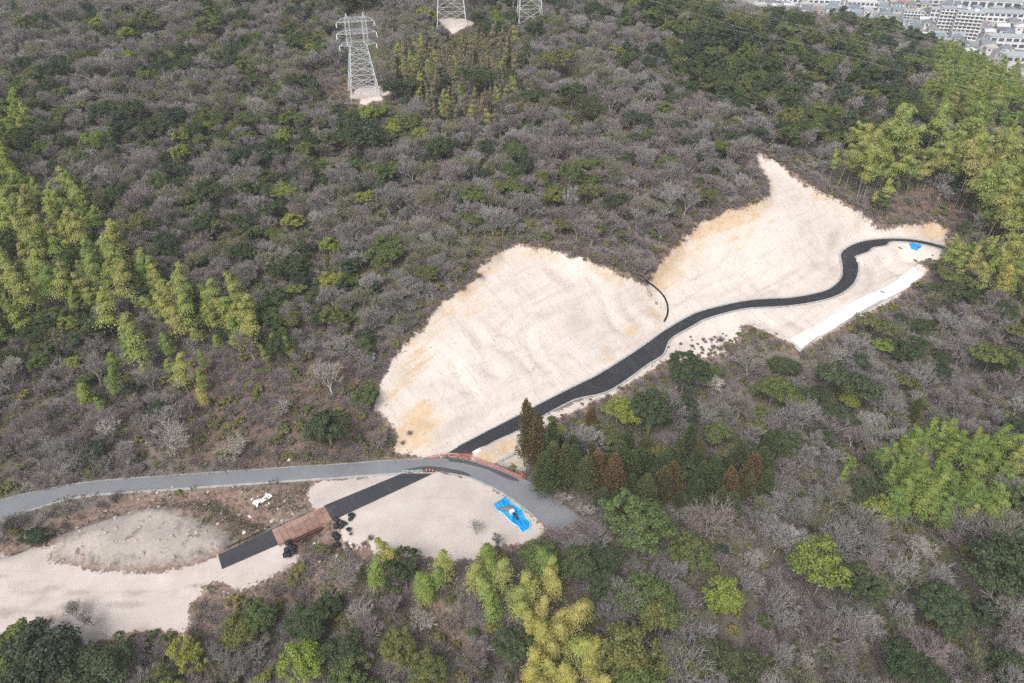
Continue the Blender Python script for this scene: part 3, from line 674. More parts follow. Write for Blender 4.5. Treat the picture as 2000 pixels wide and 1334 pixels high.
# ------------------------------------------------------------------ blue tarpaulins
def tarp(px, label, hem=True, pit=None, z=0.0):
    P = np.array([plane_hit(x, y, z) for x, y in px])[:, :2]; c = P.mean(0); D = dens(np.vstack([P, P[:1]]), .55)[:-1]
    n = len(D); rings = [1, .93, .8, .6, .35, .12]; V = []; rr = np.random.default_rng(5)
    for k, s in enumerate(rings):
        for i, d in enumerate(D):
            q = c + (d - c) * s; zz = hz1(*q) + (.42 if k == 1 else .16 if k == 0 else .12 + .05 * ((i * 7 + k * 3) % 5)) + .12 * math.sin(i * .9 + k)
            V.append((q[0], q[1], zz))
    V.append((c[0], c[1], hz1(*c) + .2)); nr = len(rings)
    Fq = [(k * n + i, k * n + (i + 1) % n, (k + 1) * n + (i + 1) % n, (k + 1) * n + i) for k in range(nr - 1) for i in range(n)] + [((nr - 1) * n + i, (nr - 1) * n + (i + 1) % n, nr * n) for i in range(n)]
    o = Vector((c[0], c[1], hz1(*c))); r = empty('tarpaulin', o, 0, label, 'tarpaulin')
    V = [(v[0] - o.x, v[1] - o.y, v[2] - o.z) for v in V]
    add('sheet', new_mesh('sheet', V, Fq, M['blue'], False), r)
    if hem:
        mb = MB(); h = [Vector(V[i]) + Vector((0, 0, .06)) for i in range(n)]; mb.tube(h[:int(n * .62)], .10, 5); mb.build('pale_hem', M['hem'], r)
    return r
M['hem'] = mat_plain('pale_blue_hem', (.42, .72, .85), .1, 2)
tarp([(964,986),(986,970),(995,980),(1008,988),(1020,996),(1022,1007),(1036,1020),(1034,1031),(1020,1039),(1013,1030),(1000,1021),(985,1007),(974,999)][::-1], 'large bright blue tarpaulin spread on the graded pad beside the old road')
tarp([(1775,479),(1782,477),(1796,480.5),(1799,484),(1792,486),(1780,483)], 'small bright blue tarpaulin beside the upper end of the new road', False, None, 9.7)
def heap(px, mat, s, name, label, cat, sub=2):
    p = at(*px); o = add(name, lump(name, mat, hash(px) % 999, sub, .5, .2)); o.location = (p.x, p.y, p.z + .12); o.scale = s; tag(o, label, cat); return o
heap((989,994), M['grey_mud'], (1.5, 1.1, .9), 'mud_heap', 'grey heap of wet spoil on the blue tarpaulin', 'spoil heap')
mb = MB(); mb.box((0, 0, .35), (1.0, .8, .7)); mb.box((0, 0, .73), (.8, .6, .06)); o = mb.build('white_crate', M['white']); p = at(1000, 1003); o.location = (p.x, p.y, p.z + .25); o.rotation_euler.z = .5; tag(o, 'white plastic tank standing on the blue tarpaulin', 'tank')
p, q = at(1003, 1007), at(1011, 1018); mb = MB(); mb.tube([(p.x, p.y, p.z + .7), ((p.x + q.x) / 2, (p.y + q.y) / 2, p.z + .95), (q.x, q.y, q.z + .6)], .28, 8); tag(mb.build('black_pipe', M['black']), 'short thick black pipe lying across the blue tarpaulin', 'pipe')

# ------------------------------------------------------------------ site barriers
def netting(pa, pb, n, h, mat, label, group, panel=False, lift=.15):
    a, b = at(*pa), at(*pb)
    for i in range(n):
        p, q = a.lerp(b, i / n), a.lerp(b, (i + .94) / n); d = q - p; L_ = d.length; rz = math.atan2(d.y, d.x)
        r = empty('site_barrier', Vector((p.x, p.y, hz1(p.x, p.y) + lift)), rz, label, 'barrier', group)
        for x in (0, L_):
            mb = MB(); mb.bar((x, 0, 0), (x, 0, h), .04); mb.build('post', M['white'] if panel else M['red'], r)
        mb = MB()
        for z in (h * .97, h * .12): mb.bar((0, 0, z), (L_, 0, z), .035)
        mb.build('rail', M['white'] if panel else M['red'], r)
        mb = MB(); k = 10
        for j in range(k):
            for row in range(4):
                x0 = L_ * (j + .18) / k; x1 = L_ * (j + .82) / k; z0 = h * (.14 + .205 * row); z1 = z0 + h * .16; mb.box(((x0 + x1) / 2, 0, (z0 + z1) / 2), (x1 - x0, .02, z1 - z0))
        net = mb.build('netting', mat, r); net['kind'] = 'stuff'
netting((860,893), (896,893), 2, 1.1, M['red'], 'red mesh barrier with white frame across the mouth of the new road', 'red barriers at the road mouth', True)
netting((897,893), (922,895), 2, 1.1, M['red'], 'red mesh barrier beside the white framed ones at the road mouth', 'plain red barriers at the road mouth')
netting((925,898), (1020,936), 7, 1.0, M['pinknet'], 'faded red netting fence along the outer side of the bend', 'netting fence round the bend')
netting((1012,927), (1026,938), 2, 1.2, M['red'], 'bright red netting panel under the tall cedars', 'netting panels under the cedars')
netting((835,898), (858,894), 2, .9, M['pinknet'], 'faded red netting at the foot of the first cut slope', 'netting at the slope foot')
M['greenrail'] = mat_plain('pale_green_rail', (.5, .66, .58), .1, 3)
a, b = at(787, 925), at(825, 923)
r = empty('gate_barrier', a + Vector((0, 0, .12)), math.atan2(b.y - a.y, b.x - a.x), 'low white and green pipe barrier closing the bridge ramp', 'barrier')
L_ = (b - a).length
for z in (.45, .85): mb = MB(); mb.bar((0, 0, z), (L_, 0, z), .05); mb.build('rail', M['greenrail'], r)
for i in range(5): mb = MB(); mb.bar((L_ * i / 4, 0, 0), (L_ * i / 4, 0, .9), .045); mb.build('post', M['white'], r)
CONE = None
for i, px in enumerate([(834, 921), (840, 921), (845.5, 921.5), (1756, 484), (1760, 486)]):
    p = at(*px); r = empty('traffic_cone', p + Vector((0, 0, .14)), 0, 'small red and white traffic cone ' + ('beside the barrier of the bridge ramp' if i < 3 else 'at the upper end of the new road'), 'traffic cone', 'cones by the ramp' if i < 3 else 'cones up the road')
    mb = MB(); mb.box((0, 0, .03), (.5, .5, .06)); mb.build('base', M['black'], r)
    mb = MB(); mb.bar((0, 0, .06), (0, 0, .4), .2, .13, 10); mb.bar((0, 0, .55), (0, 0, .8), .1, .04, 10); mb.build('cone_body', M['red'], r)
    mb = MB(); mb.bar((0, 0, .4), (0, 0, .55), .135, .1, 10); mb.build('stripe', M['white'], r)

# concrete basin beside the cedars
P = [at(*p) for p in ((975, 905), (1004, 888), (1036, 894), (1024, 922))]
c = sum(P, Vector()) / 4; r = empty('settling_basin', Vector((c.x, c.y, c.z)), 0, 'square concrete basin filled with sand beside the tall cedars', 'basin')
for i in range(4):
    a, b = P[i] - c, P[(i + 1) % 4] - c; d = b - a; mb = MB(); Mx = Matrix.Translation((a + b) / 2) @ Matrix.Rotation(math.atan2(d.y, d.x), 4, 'Z'); mb.box((0, 0, .15), (d.length + .4, .6 + .01 * i, .9 - .012 * i), Mx); mb.build('basin_wall', M['concrete'], r)
add('sand_bed', new_mesh('sand_bed', [(v.x - c.x, v.y - c.y, .28) for v in P], [(0, 1, 2, 3)], M['sand']), r)
o = slab('end_block', [(923,884),(936,878),(940,882),(928,889)], .3, .35, M['white'], 'white concrete end block at the mouth of the new road', 'concrete block')

# black drain hose down the gully, debris
hp = ground_at(catmull([(1254,541),(1266,552),(1277,560),(1290,572),(1299,584),(1304,600),(1303,616),(1297,629)], 5), 0, Z)
mb = MB(); mb.tube([(x, y, hz1(x, y) + .2) for x, y, z in hp], .26, 8); tag(mb.build('drain_hose', M['black'], None, True), 'black corrugated drain hose running down between the two cut slopes', 'hose')
heap((1263, 553), M['blackbag'], (.9, .7, .8), 'sandbag', 'dark sandbag holding the upper end of the drain hose', 'sandbag')
p = at(515, 975); V = []; Fq = []
for i in range(7):
    for j in range(3): V.append((i * .75 + .5 * math.sin(i * 1.7 + j), (j - 1) * .7 + .6 * math.sin(i * 1.1), .35 + .22 * math.sin(i * 2.3 + j * 1.9)))
Fq = [(i * 3 + j, i * 3 + j + 1, i * 3 + j + 4, i * 3 + j + 3) for i in range(6) for j in range(2)]
o = add('plastic_sheet', new_mesh('plastic_sheet', V, Fq, M['white'])); o.location = (p.x - 1.2, p.y - 2.4, p.z); o.rotation_euler.z = R(62); tag(o, 'crumpled white plastic sheet lying in the weeds by the old road', 'plastic sheet')
mdf = o.modifiers.new('thickness', 'SOLIDIFY'); mdf.thickness = .03
# timber survey poles on the second cut slope
for i, px in enumerate([(1717, 436), (1742, 470)]):
    p = at(*px); mb = MB(); mb.bar((0, 0, -.3), (0, 0, 4.2 if i == 0 else 1.3), .05, .04, 6); mb.box((0, 0, 1.1), (.3, .04, .12)); o = mb.build('marker_pole', M['rail']); o.location = p
    tag(o, ('tall thin marker pole at the edge of the second cut slope', 'short marker pole at the kerb of the upper bend')[i], 'pole')

# ------------------------------------------------------------------ pylons and wires
def pylon(px, h, bw, rz, label, top=True):
    p = at(*px); r = empty('transmission_tower', p, rz, label, 'pylon', 'lattice pylons on the hill')
    st = M['steel']; arms = (.62, .76, .90)
    def corner(z, sx, sy):
        t = z / h; w = bw * (1 - t / .62) + bw * .56 * (t / .62) if t < .62 else bw * .56
        d = bw * (1 - t / .62) + bw * .22 * (t / .62) if t < .62 else bw * .22
        return Vector((sx * w / 2, sy * d / 2, z))
    zl = [0, .13, .27, .41, .52, .62]
    for sx in (-1, 1):
        for sy in (-1, 1):
            mb = MB(); P = [corner(h * t, sx, sy) for t in zl]; P[0].z = -1.5
            for a, b in zip(P[:-1], P[1:]): mb.bar(a, b, .17)
            mb.build('leg', st, r)
    for k in range(len(zl) - 1):
        z0, z1 = h * zl[k], h * zl[k + 1]; mb = MB()
        for (s0, s1) in (((-1, -1), (1, -1)), ((1, -1), (1, 1)), ((1, 1), (-1, 1)), ((-1, 1), (-1, -1))):
            a, b, c_, d = corner(z0, *s0), corner(z0, *s1), corner(z1, *s0), corner(z1, *s1)
            mb.bar(a, d, .10); mb.bar(b, c_, .10); mb.bar(c_, d, .10)
            m = (a + b + c_ + d) / 4; mb.bar((a + c_) / 2, m, .06); mb.bar((b + d) / 2, m, .06)
        mb.build('bracing', st, r)
    for sx in (-1, 1):     # two upright masts carrying the peaks
        x0 = sx * bw * .28; mb = MB(); q = bw * .11
        C4 = [(x0 + a * q * .6, b * q) for a in (-1, 1) for b in (-1, 1)]
        for x, y in C4: mb.bar((x, y, h * .62), (x, y, h * .9), .11); mb.bar((x, y, h * .9), (x0, 0, h), .09)
        zs = np.linspace(.62, .9, 7) * h
        for a, b in zip(zs[:-1], zs[1:]):
            for (u, v) in ((0, 1), (1, 3), (3, 2), (2, 0)): mb.bar((*C4[u], a), (*C4[v], b), .055)
        mb.build('mast', st, r)
    for k, t in enumerate(arms):
        z = h * t; xo = bw * (.62 + .04 * (k == 1)); q = bw * .11; mb = MB(); n = 10
        for sy in (-1, 1):
            mb.bar((-bw * .4, sy * q, z), (bw * .4, sy * q, z), .10); mb.bar((-bw * .4, sy * q, z + h * .045), (bw * .4, sy * q, z + h * .045), .09)
            for s in (-1, 1): mb.bar((s * bw * .4, sy * q, z), (s * xo, 0, z), .09); mb.bar((s * bw * .4, sy * q, z + h * .045), (s * xo, 0, z), .08)
            for i in range(n):
                x0, x1 = -bw * .4 + bw * .8 * i / n, -bw * .4 + bw * .8 * (i + 1) / n
                mb.bar((x0, sy * q, z + (h * .045 if i % 2 else 0)), (x1, sy * q, z + (0 if i % 2 else h * .045)), .05)
        for i in range(n):
            x0, x1 = -bw * .4 + bw * .8 * i / n, -bw * .4 + bw * .8 * (i + 1) / n; mb.bar((x0, -q, z), (x1, q, z), .05)
        mb.build('cross_arm', st, r)
        for s in (-1, 1):
            for dy in (-1, 1):
                mb = MB(); e = Vector((s * xo, 0, z)); f = e + Vector((s * .1, dy * 1.1, -1.6)); mb.bar(e, f, .08, .08, 6)
                for u in np.linspace(.25, .95, 5): c_ = e.lerp(f, u); mb.bar(c_ - Vector((0, 0, .06)), c_ + Vector((0, 0, .06)), .17, .17, 8)
                mb.build('insulator', M['white'], r)
    for sx in (-1, 1):
        for sy in (-1, 1): mb = MB(); c_ = corner(0, sx, sy); mb.bar((c_.x, c_.y, -1.5), (c_.x, c_.y, .3), .45, .4, 10); mb.build('footing', M['concrete'], r)
    return r, p, h, bw, rz, [h * t for t in arms]
PY = [pylon((711, 182), 28.0, 10.8, R(18), 'lattice pylon with three cross arms standing on a bare white knoll'),
      pylon((882, 46), 46, 13.5, R(6), 'lattice pylon above a small bare knoll behind the bamboo streaks'),
      pylon((1034, 42), 46, 11.0, R(6), 'lattice pylon rising straight out of the trees beside the bare knoll pylon')]
def wire(a, b, sag, label, group, r=.02):
    a, b = Vector(a), Vector(b); mb = MB(); n = 28
    mb.tube([a.lerp(b, i / n) - a - Vector((0, 0, sag * 4 * (i / n) * (1 - i / n))) for i in range(n + 1)], r, 4)
    o = mb.build('power_line', M['wire']); o.location = a; tag(o, label, 'power line', group)
def arm_end(py, k, s):
    r, p, h, bw, rz, zs = py; x = s * bw * .63; return (p.x + math.cos(rz) * x, p.y + math.sin(rz) * x, p.z + zs[k] - 1.7)
for k in range(3):
    for s in (-1, 1):
        e = arm_end(PY[2], k, s); wire(e, (292 + s * 9, 196 + s * 13, 34 + k * 6), 7, 'thin power line sagging from the twin hill pylons over the dark green ridge', 'power lines over the ridge')
        e = arm_end(PY[1], k, s); wire(e, (300 + s * 9, 232 + s * 13, 40 + k * 6), 7, 'thin power line crossing the ridge woods toward the town', 'power lines toward the town', .013)
    e = arm_end(PY[0], k, 1); wire(e, (232, 95 + 6 * k, 26 + 5 * k), 6, 'thin power line stretching from the knoll pylon across both cut slopes', 'power lines over the cut slopes', .007)

# ================================================================== vegetation: shapes
def prisms(S, k=3):
    """rods from rows (x0 y0 z0 x1 y1 z1 r0 r1)"""
    S = np.asarray(S, float); a, b = S[:, :3], S[:, 3:6]; d = b - a; d /= np.linalg.norm(d, axis=1)[:, None] + 1e-9
    ref = np.where(np.abs(d[:, 2:3]) > .9, [[1., 0, 0]], [[0, 0, 1.]]); u = np.cross(d, ref); u /= np.linalg.norm(u, axis=1)[:, None] + 1e-9; w = np.cross(d, u)
    n = len(S); V = np.zeros((n, 2 * k, 3))
    for i in range(k):
        t = 2 * math.pi * i / k; o = u * math.cos(t) + w * math.sin(t); V[:, i] = a + o * S[:, 6:7]; V[:, k + i] = b + o * S[:, 7:8]
    base = (np.arange(n) * 2 * k)[:, None]
    Fq = np.concatenate([base + np.array([[i, (i + 1) % k, k + (i + 1) % k, k + i]]) for i in range(k)])
    return V.reshape(-1, 3), Fq
def leaves(Cn, L, W, Dn, Nn):
    """diamond leaves: centre, length, width, direction, face normal"""
    Dn = Dn / (np.linalg.norm(Dn, axis=1)[:, None] + 1e-9); s = np.cross(Nn, Dn); s /= np.linalg.norm(s, axis=1)[:, None] + 1e-9
    L = np.broadcast_to(L, (len(Cn),))[:, None]; W = np.broadcast_to(W, (len(Cn),))[:, None]
    V = np.stack([Cn - Dn * L / 2, Cn + s * W / 2 + Dn * L * .05, Cn + Dn * L / 2, Cn - s * W / 2 + Dn * L * .05], 1).reshape(-1, 3)
    return V, (np.arange(len(Cn)) * 4)[:, None] + np.array([[0, 1, 2, 3]])
def merge(parts):
    V, Fq, o = [], [], 0
    for v, f in parts: V.append(v); Fq.append(f + o); o += len(v)
    return np.concatenate(V), np.concatenate(Fq)
def rot_to(d, ang, az, rr):
    d = np.asarray(d) / np.linalg.norm(d); ref = np.array([0, 0, 1.]) if abs(d[2]) < .9 else np.array([1., 0, 0]); u = np.cross(d, ref); u /= np.linalg.norm(u); w = np.cross(d, u)
    return d * math.cos(ang) + (u * math.cos(az) + w * math.sin(az)) * math.sin(ang)
def bare_tree(seed, h=7.0, spread=.75, lvl=4, dense=1.0):
    rr = np.random.default_rng(seed); T, Cw = [], []
    def grow(p, d, L, r, k):
        n = 2 if k < 3 else 1; q = np.array(p); dd = np.array(d)
        for i in range(n):
            dd = dd + rr.normal(0, .13, 3) + np.array([0, 0, .16 if k else .1]); dd /= np.linalg.norm(dd); e = q + dd * L / n
            r1 = r * (.82 if k < 3 else .45); (T if k < 3 else Cw).append((*q, *e, r, r1)); q = e; r = r1
            if k < lvl and i == 0 and k > 0:
                grow(q, rot_to(dd, rr.uniform(.5, .9) * spread, rr.uniform(0, 6.3), rr), L * .62, r * .6, k + 1)
        if k >= lvl: return
        nb = int((rr.integers(4, 6), rr.integers(3, 5), rr.integers(4, 6), rr.integers(5, 8) * dense, 5 * dense)[k]); a0 = rr.uniform(0, 6.3)
        for j in range(max(2, nb)):
            grow(q - dd * L * rr.uniform(0, .35), rot_to(dd, rr.uniform(.35, 1.0) * spread, a0 + 6.28 * j / nb + rr.normal(0, .3), rr), L * (rr.uniform(.85, 1.15) if k == 0 else rr.uniform(.62, .9)), r * .66, k + 1)
    L0 = h * .20; grow((0, 0, -.3), (rr.normal(0, .08), rr.normal(0, .08), 1), L0, h * .021, 0)
    T = np.array(T); Cw = np.array(Cw); Cw[:, 6] = np.maximum(Cw[:, 6], .019); Cw[:, 7] = np.maximum(Cw[:, 7], .011); T[:, 6:] = np.maximum(T[:, 6:], .03)
    return prisms(T), prisms(Cw)
def clump_leaves(rr, Cc, rad, n, size, up=.5):
    m = len(Cc); idx = np.repeat(np.arange(m), n); d = rr.normal(size=(len(idx), 3)); d /= np.linalg.norm(d, axis=1)[:, None]; d[:, 2] = np.abs(d[:, 2]) * .9 - .25 * rr.random(len(idx))
    rad = np.broadcast_to(rad, (m,))[idx]; P = Cc[idx] + d * (rad * rr.uniform(.55, 1.05, len(idx)))[:, None]
    Nn = d + rr.normal(0, .5, d.shape) + np.array([0, 0, up]); Nn /= np.linalg.norm(Nn, axis=1)[:, None]
    Dn = np.cross(Nn, rr.normal(size=d.shape)); sz = size * rr.uniform(.6, 1.35, len(idx))
    return leaves(P, sz * 1.5, sz, Dn, Nn)
def broadleaf(seed, h=7.0, w=6.5, nclump=42, nleaf=80, size=.30, squash=.75):
    rr = np.random.default_rng(seed); Cc = []
    lobes = [(rr.normal(0, w * .17), rr.normal(0, w * .17), h * rr.uniform(.5, .74), w * rr.uniform(.22, .36)) for _ in range(6)]
    while len(Cc) < nclump:
        x, y, z, r = lobes[rr.integers(6)]; d = rr.normal(size=3); d /= np.linalg.norm(d); d[2] = abs(d[2]) - .3
        Cc.append((x + d[0] * r, y + d[1] * r, z + d[2] * r * squash))
    Cc = np.array(Cc); rad = w * rr.uniform(.07, .15, nclump)
    T = [(0, 0, -.4, 0, 0, h * .3, h * .026, h * .02)]
    for c in Cc[::3]: T.append((0, 0, h * rr.uniform(.2, .45), *(c * .92), h * .009, h * .004))
    return prisms(np.array(T), 5), clump_leaves(rr, Cc, rad, nleaf, size)
def bamboo(seed, h=11.0, lean=.22, nl=1500, wid=1.55, low=.34):
    rr = np.random.default_rng(seed); az = rr.uniform(0, 6.3); n = 12; P = []
    for i in range(n + 1):
        t = i / n; o = lean * h * t ** 2.6; P.append((math.cos(az) * o, math.sin(az) * o, h * (t - .10 * t ** 4) - .3 * (1 - t)))
    P = np.array(P); r = np.linspace(.055, .012, n + 1)
    T = [(*P[i], *P[i + 1], r[i], r[i + 1]) for i in range(n)]
    u = low + (1 - low) * rr.random(nl) ** .8; k = np.minimum((u * n).astype(int), n - 1); f = (u * n - k)[:, None]; base = P[k] * (1 - f) + P[k + 1] * f
    tier = np.floor(u * 13 + rr.normal(0, .12, nl)); a = (tier * 2.4 + rr.normal(0, 1.0, nl)) ; un = np.clip((u - low) / (1 - low), 0, 1); prof = (1 - un) ** .62 * np.minimum(1, .25 + un * 3.2) + .07
    rad = wid * prof * rr.random(nl) ** .62 * (.70 + .42 * np.cos(tier * 2.1)) * np.exp(rr.normal(0, .16, nl))
    C2 = base + np.stack([np.cos(a) * rad, np.sin(a) * rad, .34 * rad - .24 * rad * rad + rr.normal(0, .12, nl)], 1)
    Dn = np.stack([np.cos(a), np.sin(a), -.75 + rr.normal(0, .35, nl)], 1) + rr.normal(0, .25, (nl, 3)); Nn = np.stack([np.cos(a) * .5, np.sin(a) * .5, np.ones(nl)], 1) + rr.normal(0, .35, (nl, 3))
    return prisms(np.array(T), 4), leaves(C2, .46 * rr.uniform(.6, 1.3, nl), .135, Dn, Nn)
def cedar(seed, h=15.0, w=4.6, nl=3200, low=.25, size=.36):
    rr = np.random.default_rng(seed); u = rr.random(nl) ** 1.25; nb = 34; br = (u * nb).astype(int); a = br * 2.4 + rr.normal(0, .55, nl) + rr.integers(0, 4, nl) * 1.57
    R_ = w / 2 * (1 - u) ** .55 * (.8 + .35 * np.sin(br * 1.9)) + .15; q = rr.random(nl) ** .5; rad = R_ * q; z = h * (low + (1 - low) * u) + .35 * rad - .12 * rad * rad + rr.normal(0, .22, nl)
    Cn = np.stack([np.cos(a) * rad, np.sin(a) * rad, z], 1); Dn = np.stack([np.cos(a), np.sin(a), .3 + rr.normal(0, .4, nl)], 1) + rr.normal(0, .35, (nl, 3)); Nn = np.stack([np.cos(a), np.sin(a), np.ones(nl) * .8], 1) + rr.normal(0, .5, (nl, 3))
    T = [(0, 0, -.4, 0, 0, h * .5, h * .016, h * .011), (0, 0, h * .5, 0, 0, h * .98, h * .011, .02)]
    for k in range(26): uu = rr.random() * .8; aa = rr.uniform(0, 6.3); rd = w / 2 * (1 - uu) * .7; zz = h * (low + (1 - low) * uu); T.append((0, 0, zz, math.cos(aa) * rd, math.sin(aa) * rd, zz + .2, .045, .015))
    return prisms(np.array(T), 5), leaves(Cn, size * 1.7 * rr.uniform(.6, 1.3, nl), size * .7, Dn, Nn)
def pine(seed, h=7.5, w=4.8):
    rr = np.random.default_rng(seed); Cc = []; T = [(0, 0, -.4, .2, .1, h * .9, h * .022, .03)]
    for k in range(30):
        t = rr.uniform(.35, 1.0); a = rr.uniform(0, 6.3); rd = w / 2 * (1.15 - t) * rr.uniform(.35, 1.2) * 1.3; c = (math.cos(a) * rd + .2 * t, math.sin(a) * rd, h * t); Cc.append(c); T.append((.2 * t, .1 * t, h * t * .92, *c, .05, .02))
    return prisms(np.array(T), 4), clump_leaves(rr, np.array(Cc), rr.uniform(.45, .85, 30), 95, .23, .9)
def shrub(seed, h=1.7, w=2.4, n=14, nl=42, size=.22):
    rr = np.random.default_rng(seed); a = rr.uniform(0, 6.3, n); rd = w / 2 * rr.random(n) ** .6; Cc = np.stack([np.cos(a) * rd, np.sin(a) * rd, h * (1 - .5 * (2 * rd / w) ** 2) * rr.uniform(.45, .9, n)], 1)
    T = [(0, 0, -.2, *(c * .95), .035, .012) for c in Cc]
    return prisms(np.array(T)), clump_leaves(rr, Cc, w * .17, nl, size)
def twig_bush(seed, h=1.8, n=130):
    rr = np.random.default_rng(seed); S, Tw = [], []
    for i in range(n):
        a = rr.uniform(0, 6.3); t = rr.uniform(.1, 1.15); d = np.array([math.cos(a) * math.sin(t), math.sin(a) * math.sin(t), math.cos(t)]); L = h * rr.uniform(.6, 1.05); b = np.array([rr.normal(0, .25), rr.normal(0, .25), -.1]); e = b + d * L
        (S if i < 14 else Tw).append((*b, *e, .03 if i < 14 else .018, .012))
        for _ in range(3):
            f = b + d * L * rr.uniform(.4, .95); g = f + (d + rr.normal(0, .55, 3)) * L * .35; Tw.append((*f, *g, .017, .010))
    return prisms(np.array(S)), prisms(np.array(Tw))
def tuft(seed, n=26, h=.55):
    rr = np.random.default_rng(seed); Cn = np.stack([rr.normal(0, .45, n), rr.normal(0, .45, n), rr.uniform(.05, h, n)], 1); Dn = rr.normal(size=(n, 3)); Nn = rr.normal(0, .5, (n, 3)) + [0, 0, 1]
    return leaves(Cn, .42, .2, Dn, Nn)

M['twig_grey'] = mat_bark('grey_twigs', [(.27, .25, .245), (.35, .33, .315), (.30, .28, .275), (.43, .41, .395), (.285, .27, .245), (.335, .315, .31)])
M['twig_mauve'] = mat_bark('mauve_brown_twigs', [(.28, .235, .235), (.33, .285, .285), (.26, .23, .22), (.33, .275, .265), (.30, .265, .265)])
M['twig_bud'] = mat_bark('budding_twigs', [(.25, .25, .17), (.29, .27, .18), (.22, .235, .155), (.31, .285, .215), (.26, .265, .20)])
M['twig_pale'] = mat_bark('pale_twigs', [(.46, .42, .385), (.52, .485, .45), (.42, .375, .345)])
M['bark'] = mat_bark('bark', [(.20, .17, .145), (.29, .26, .23), (.25, .22, .20)])
M['bark_grey'] = mat_bark('grey_bark', [(.38, .35, .33), (.46, .44, .41), (.34, .31, .29)])
M['bark_pale'] = mat_bark('pale_bark', [(.42, .39, .355), (.50, .47, .43), (.38, .345, .315)])
M['leaf_dark'] = mat_leaf('dark_evergreen_leaves', [(.068, .094, .050), (.086, .116, .055), (.076, .098, .062), (.106, .132, .062), (.066, .088, .062), (.10, .114, .056)])
M['leaf_mid'] = mat_leaf('olive_green_leaves', [(.129, .168, .058), (.157, .188, .065), (.118, .159, .065), (.185, .188, .072), (.140, .159, .060)])
M['leaf_bright'] = mat_leaf('bright_green_leaves', [(.215, .27, .065), (.26, .29, .07), (.195, .26, .07), (.28, .29, .075)])
M['leaf_bamboo'] = mat_leaf('bamboo_leaves', [(.31, .375, .115), (.37, .405, .12), (.28, .35, .12), (.40, .40, .13), (.34, .385, .12), (.40, .375, .15), (.29, .36, .12)], .28, .22)
M['leaf_bamboo_green'] = mat_leaf('green_bamboo_leaves', [(.215, .305, .09), (.245, .325, .095), (.285, .34, .09), (.225, .31, .10)], .28, .22)
M['leaf_bamboo_gold'] = mat_leaf('golden_bamboo_leaves', [(.41, .40, .12), (.46, .42, .13), (.39, .39, .12), (.46, .41, .15)], .28, .22)
M['leaf_bamboo_dry'] = mat_leaf('dry_bamboo_leaves', [(.29, .245, .165), (.33, .275, .20), (.27, .255, .15), (.25, .26, .14)], .28, .22)
M['culm'] = mat_bark('bamboo_culm', [(.34, .35, .22), (.44, .42, .31), (.38, .36, .28)])
M['leaf_cedar'] = mat_leaf('cedar_sprays', [(.092, .116, .052), (.108, .130, .056), (.088, .114, .056), (.130, .130, .060)])
M['leaf_cedar_brown'] = mat_leaf('rusty_cedar_sprays', [(.145, .11, .06), (.16, .112, .058), (.125, .115, .055)])
M['leaf_pine'] = mat_leaf('pine_needles', [(.082, .110, .058), (.105, .134, .062), (.076, .102, .064), (.122, .146, .064)])
M['leaf_shrub'] = mat_leaf('olive_shrub_leaves', [(.154, .165, .072), (.209, .198, .072), (.127, .154, .066), (.242, .215, .077), (.165, .154, .088), (.132, .171, .072)])
M['leaf_litter'] = mat_leaf('ground_cover_leaves', [(.168, .174, .090), (.213, .185, .157), (.146, .162, .078), (.235, .213, .185), (.190, .168, .151), (.202, .202, .101)])

KIND = {}
def kind(key, gens, tmat, cmat, tname, cname, h):
    vs = []
    for g in gens:
        (tv, tf), (cv, cf) = g
        tm = new_mesh(tname, tv, tf, M[tmat]); cm = new_mesh(cname, cv, cf, M[cmat])
        jv, jf = merge([(tv, tf), (cv, cf)]); jm = new_mesh(key, jv, jf, [M[tmat], M[cmat]])
        mi = np.zeros(len(jf), np.int32); mi[len(tf):] = 1; jm.polygons.foreach_set('material_index', mi)
        vs.append((tm, cm, jm))
    KIND[key] = dict(v=vs, t=tname, c=cname, h=h)
def recolour(key, src, tmat, cmat):
    vs = []
    for tm, cm, jm in KIND[src]['v']:
        a, b, c = tm.copy(), cm.copy(), jm.copy(); a.materials[0] = M[tmat]; b.materials[0] = M[cmat]; c.materials[0] = M[tmat]; c.materials[1] = M[cmat]; vs.append((a, b, c))
    KIND[key] = dict(KIND[src], v=vs)
bt = [bare_tree(100 + i, 7.0, (.75, .9, .65, .8, 1.0, .7)[i], 4, (1.2, 1.1, 1.2, 1.3, 1.1, 1.2)[i]) for i in range(6)]
kind('grey_bare_tree', bt, 'bark_grey', 'twig_grey', 'trunk', 'twig_crown', 7.0)
recolour('mauve_bare_tree', 'grey_bare_tree', 'bark_grey', 'twig_mauve')
recolour('budding_tree', 'grey_bare_tree', 'bark_grey', 'twig_bud')
recolour('pale_bare_tree', 'grey_bare_tree', 'bark_pale', 'twig_pale')
kind('dark_evergreen_tree', [broadleaf(200 + i, 7.0, (6.5, 7.2, 5.6, 6.2)[i], 64, 110, .185, (.75, .7, .95, .8)[i]) for i in range(4)], 'bark', 'leaf_dark', 'trunk', 'crown', 7.0)
recolour('olive_evergreen_tree', 'dark_evergreen_tree', 'bark', 'leaf_mid'); recolour('bright_evergreen_tree', 'dark_evergreen_tree', 'bark', 'leaf_bright')
kind('bamboo', [bamboo(300 + i, 11.0, (.12, .2, .08, .16, .22)[i], 4600, (2.5, 2.2, 2.8, 2.4, 2.6)[i]) for i in range(5)], 'culm', 'leaf_bamboo', 'culm', 'foliage', 11.0)
recolour('green_bamboo', 'bamboo', 'culm', 'leaf_bamboo_green'); recolour('golden_bamboo', 'bamboo', 'culm', 'leaf_bamboo_gold')
kind('dry_bamboo', [bamboo(320 + i, 11.0, .1, 1700, 1.15, .4) for i in range(3)], 'culm', 'leaf_bamboo_dry', 'culm', 'foliage', 11.0)
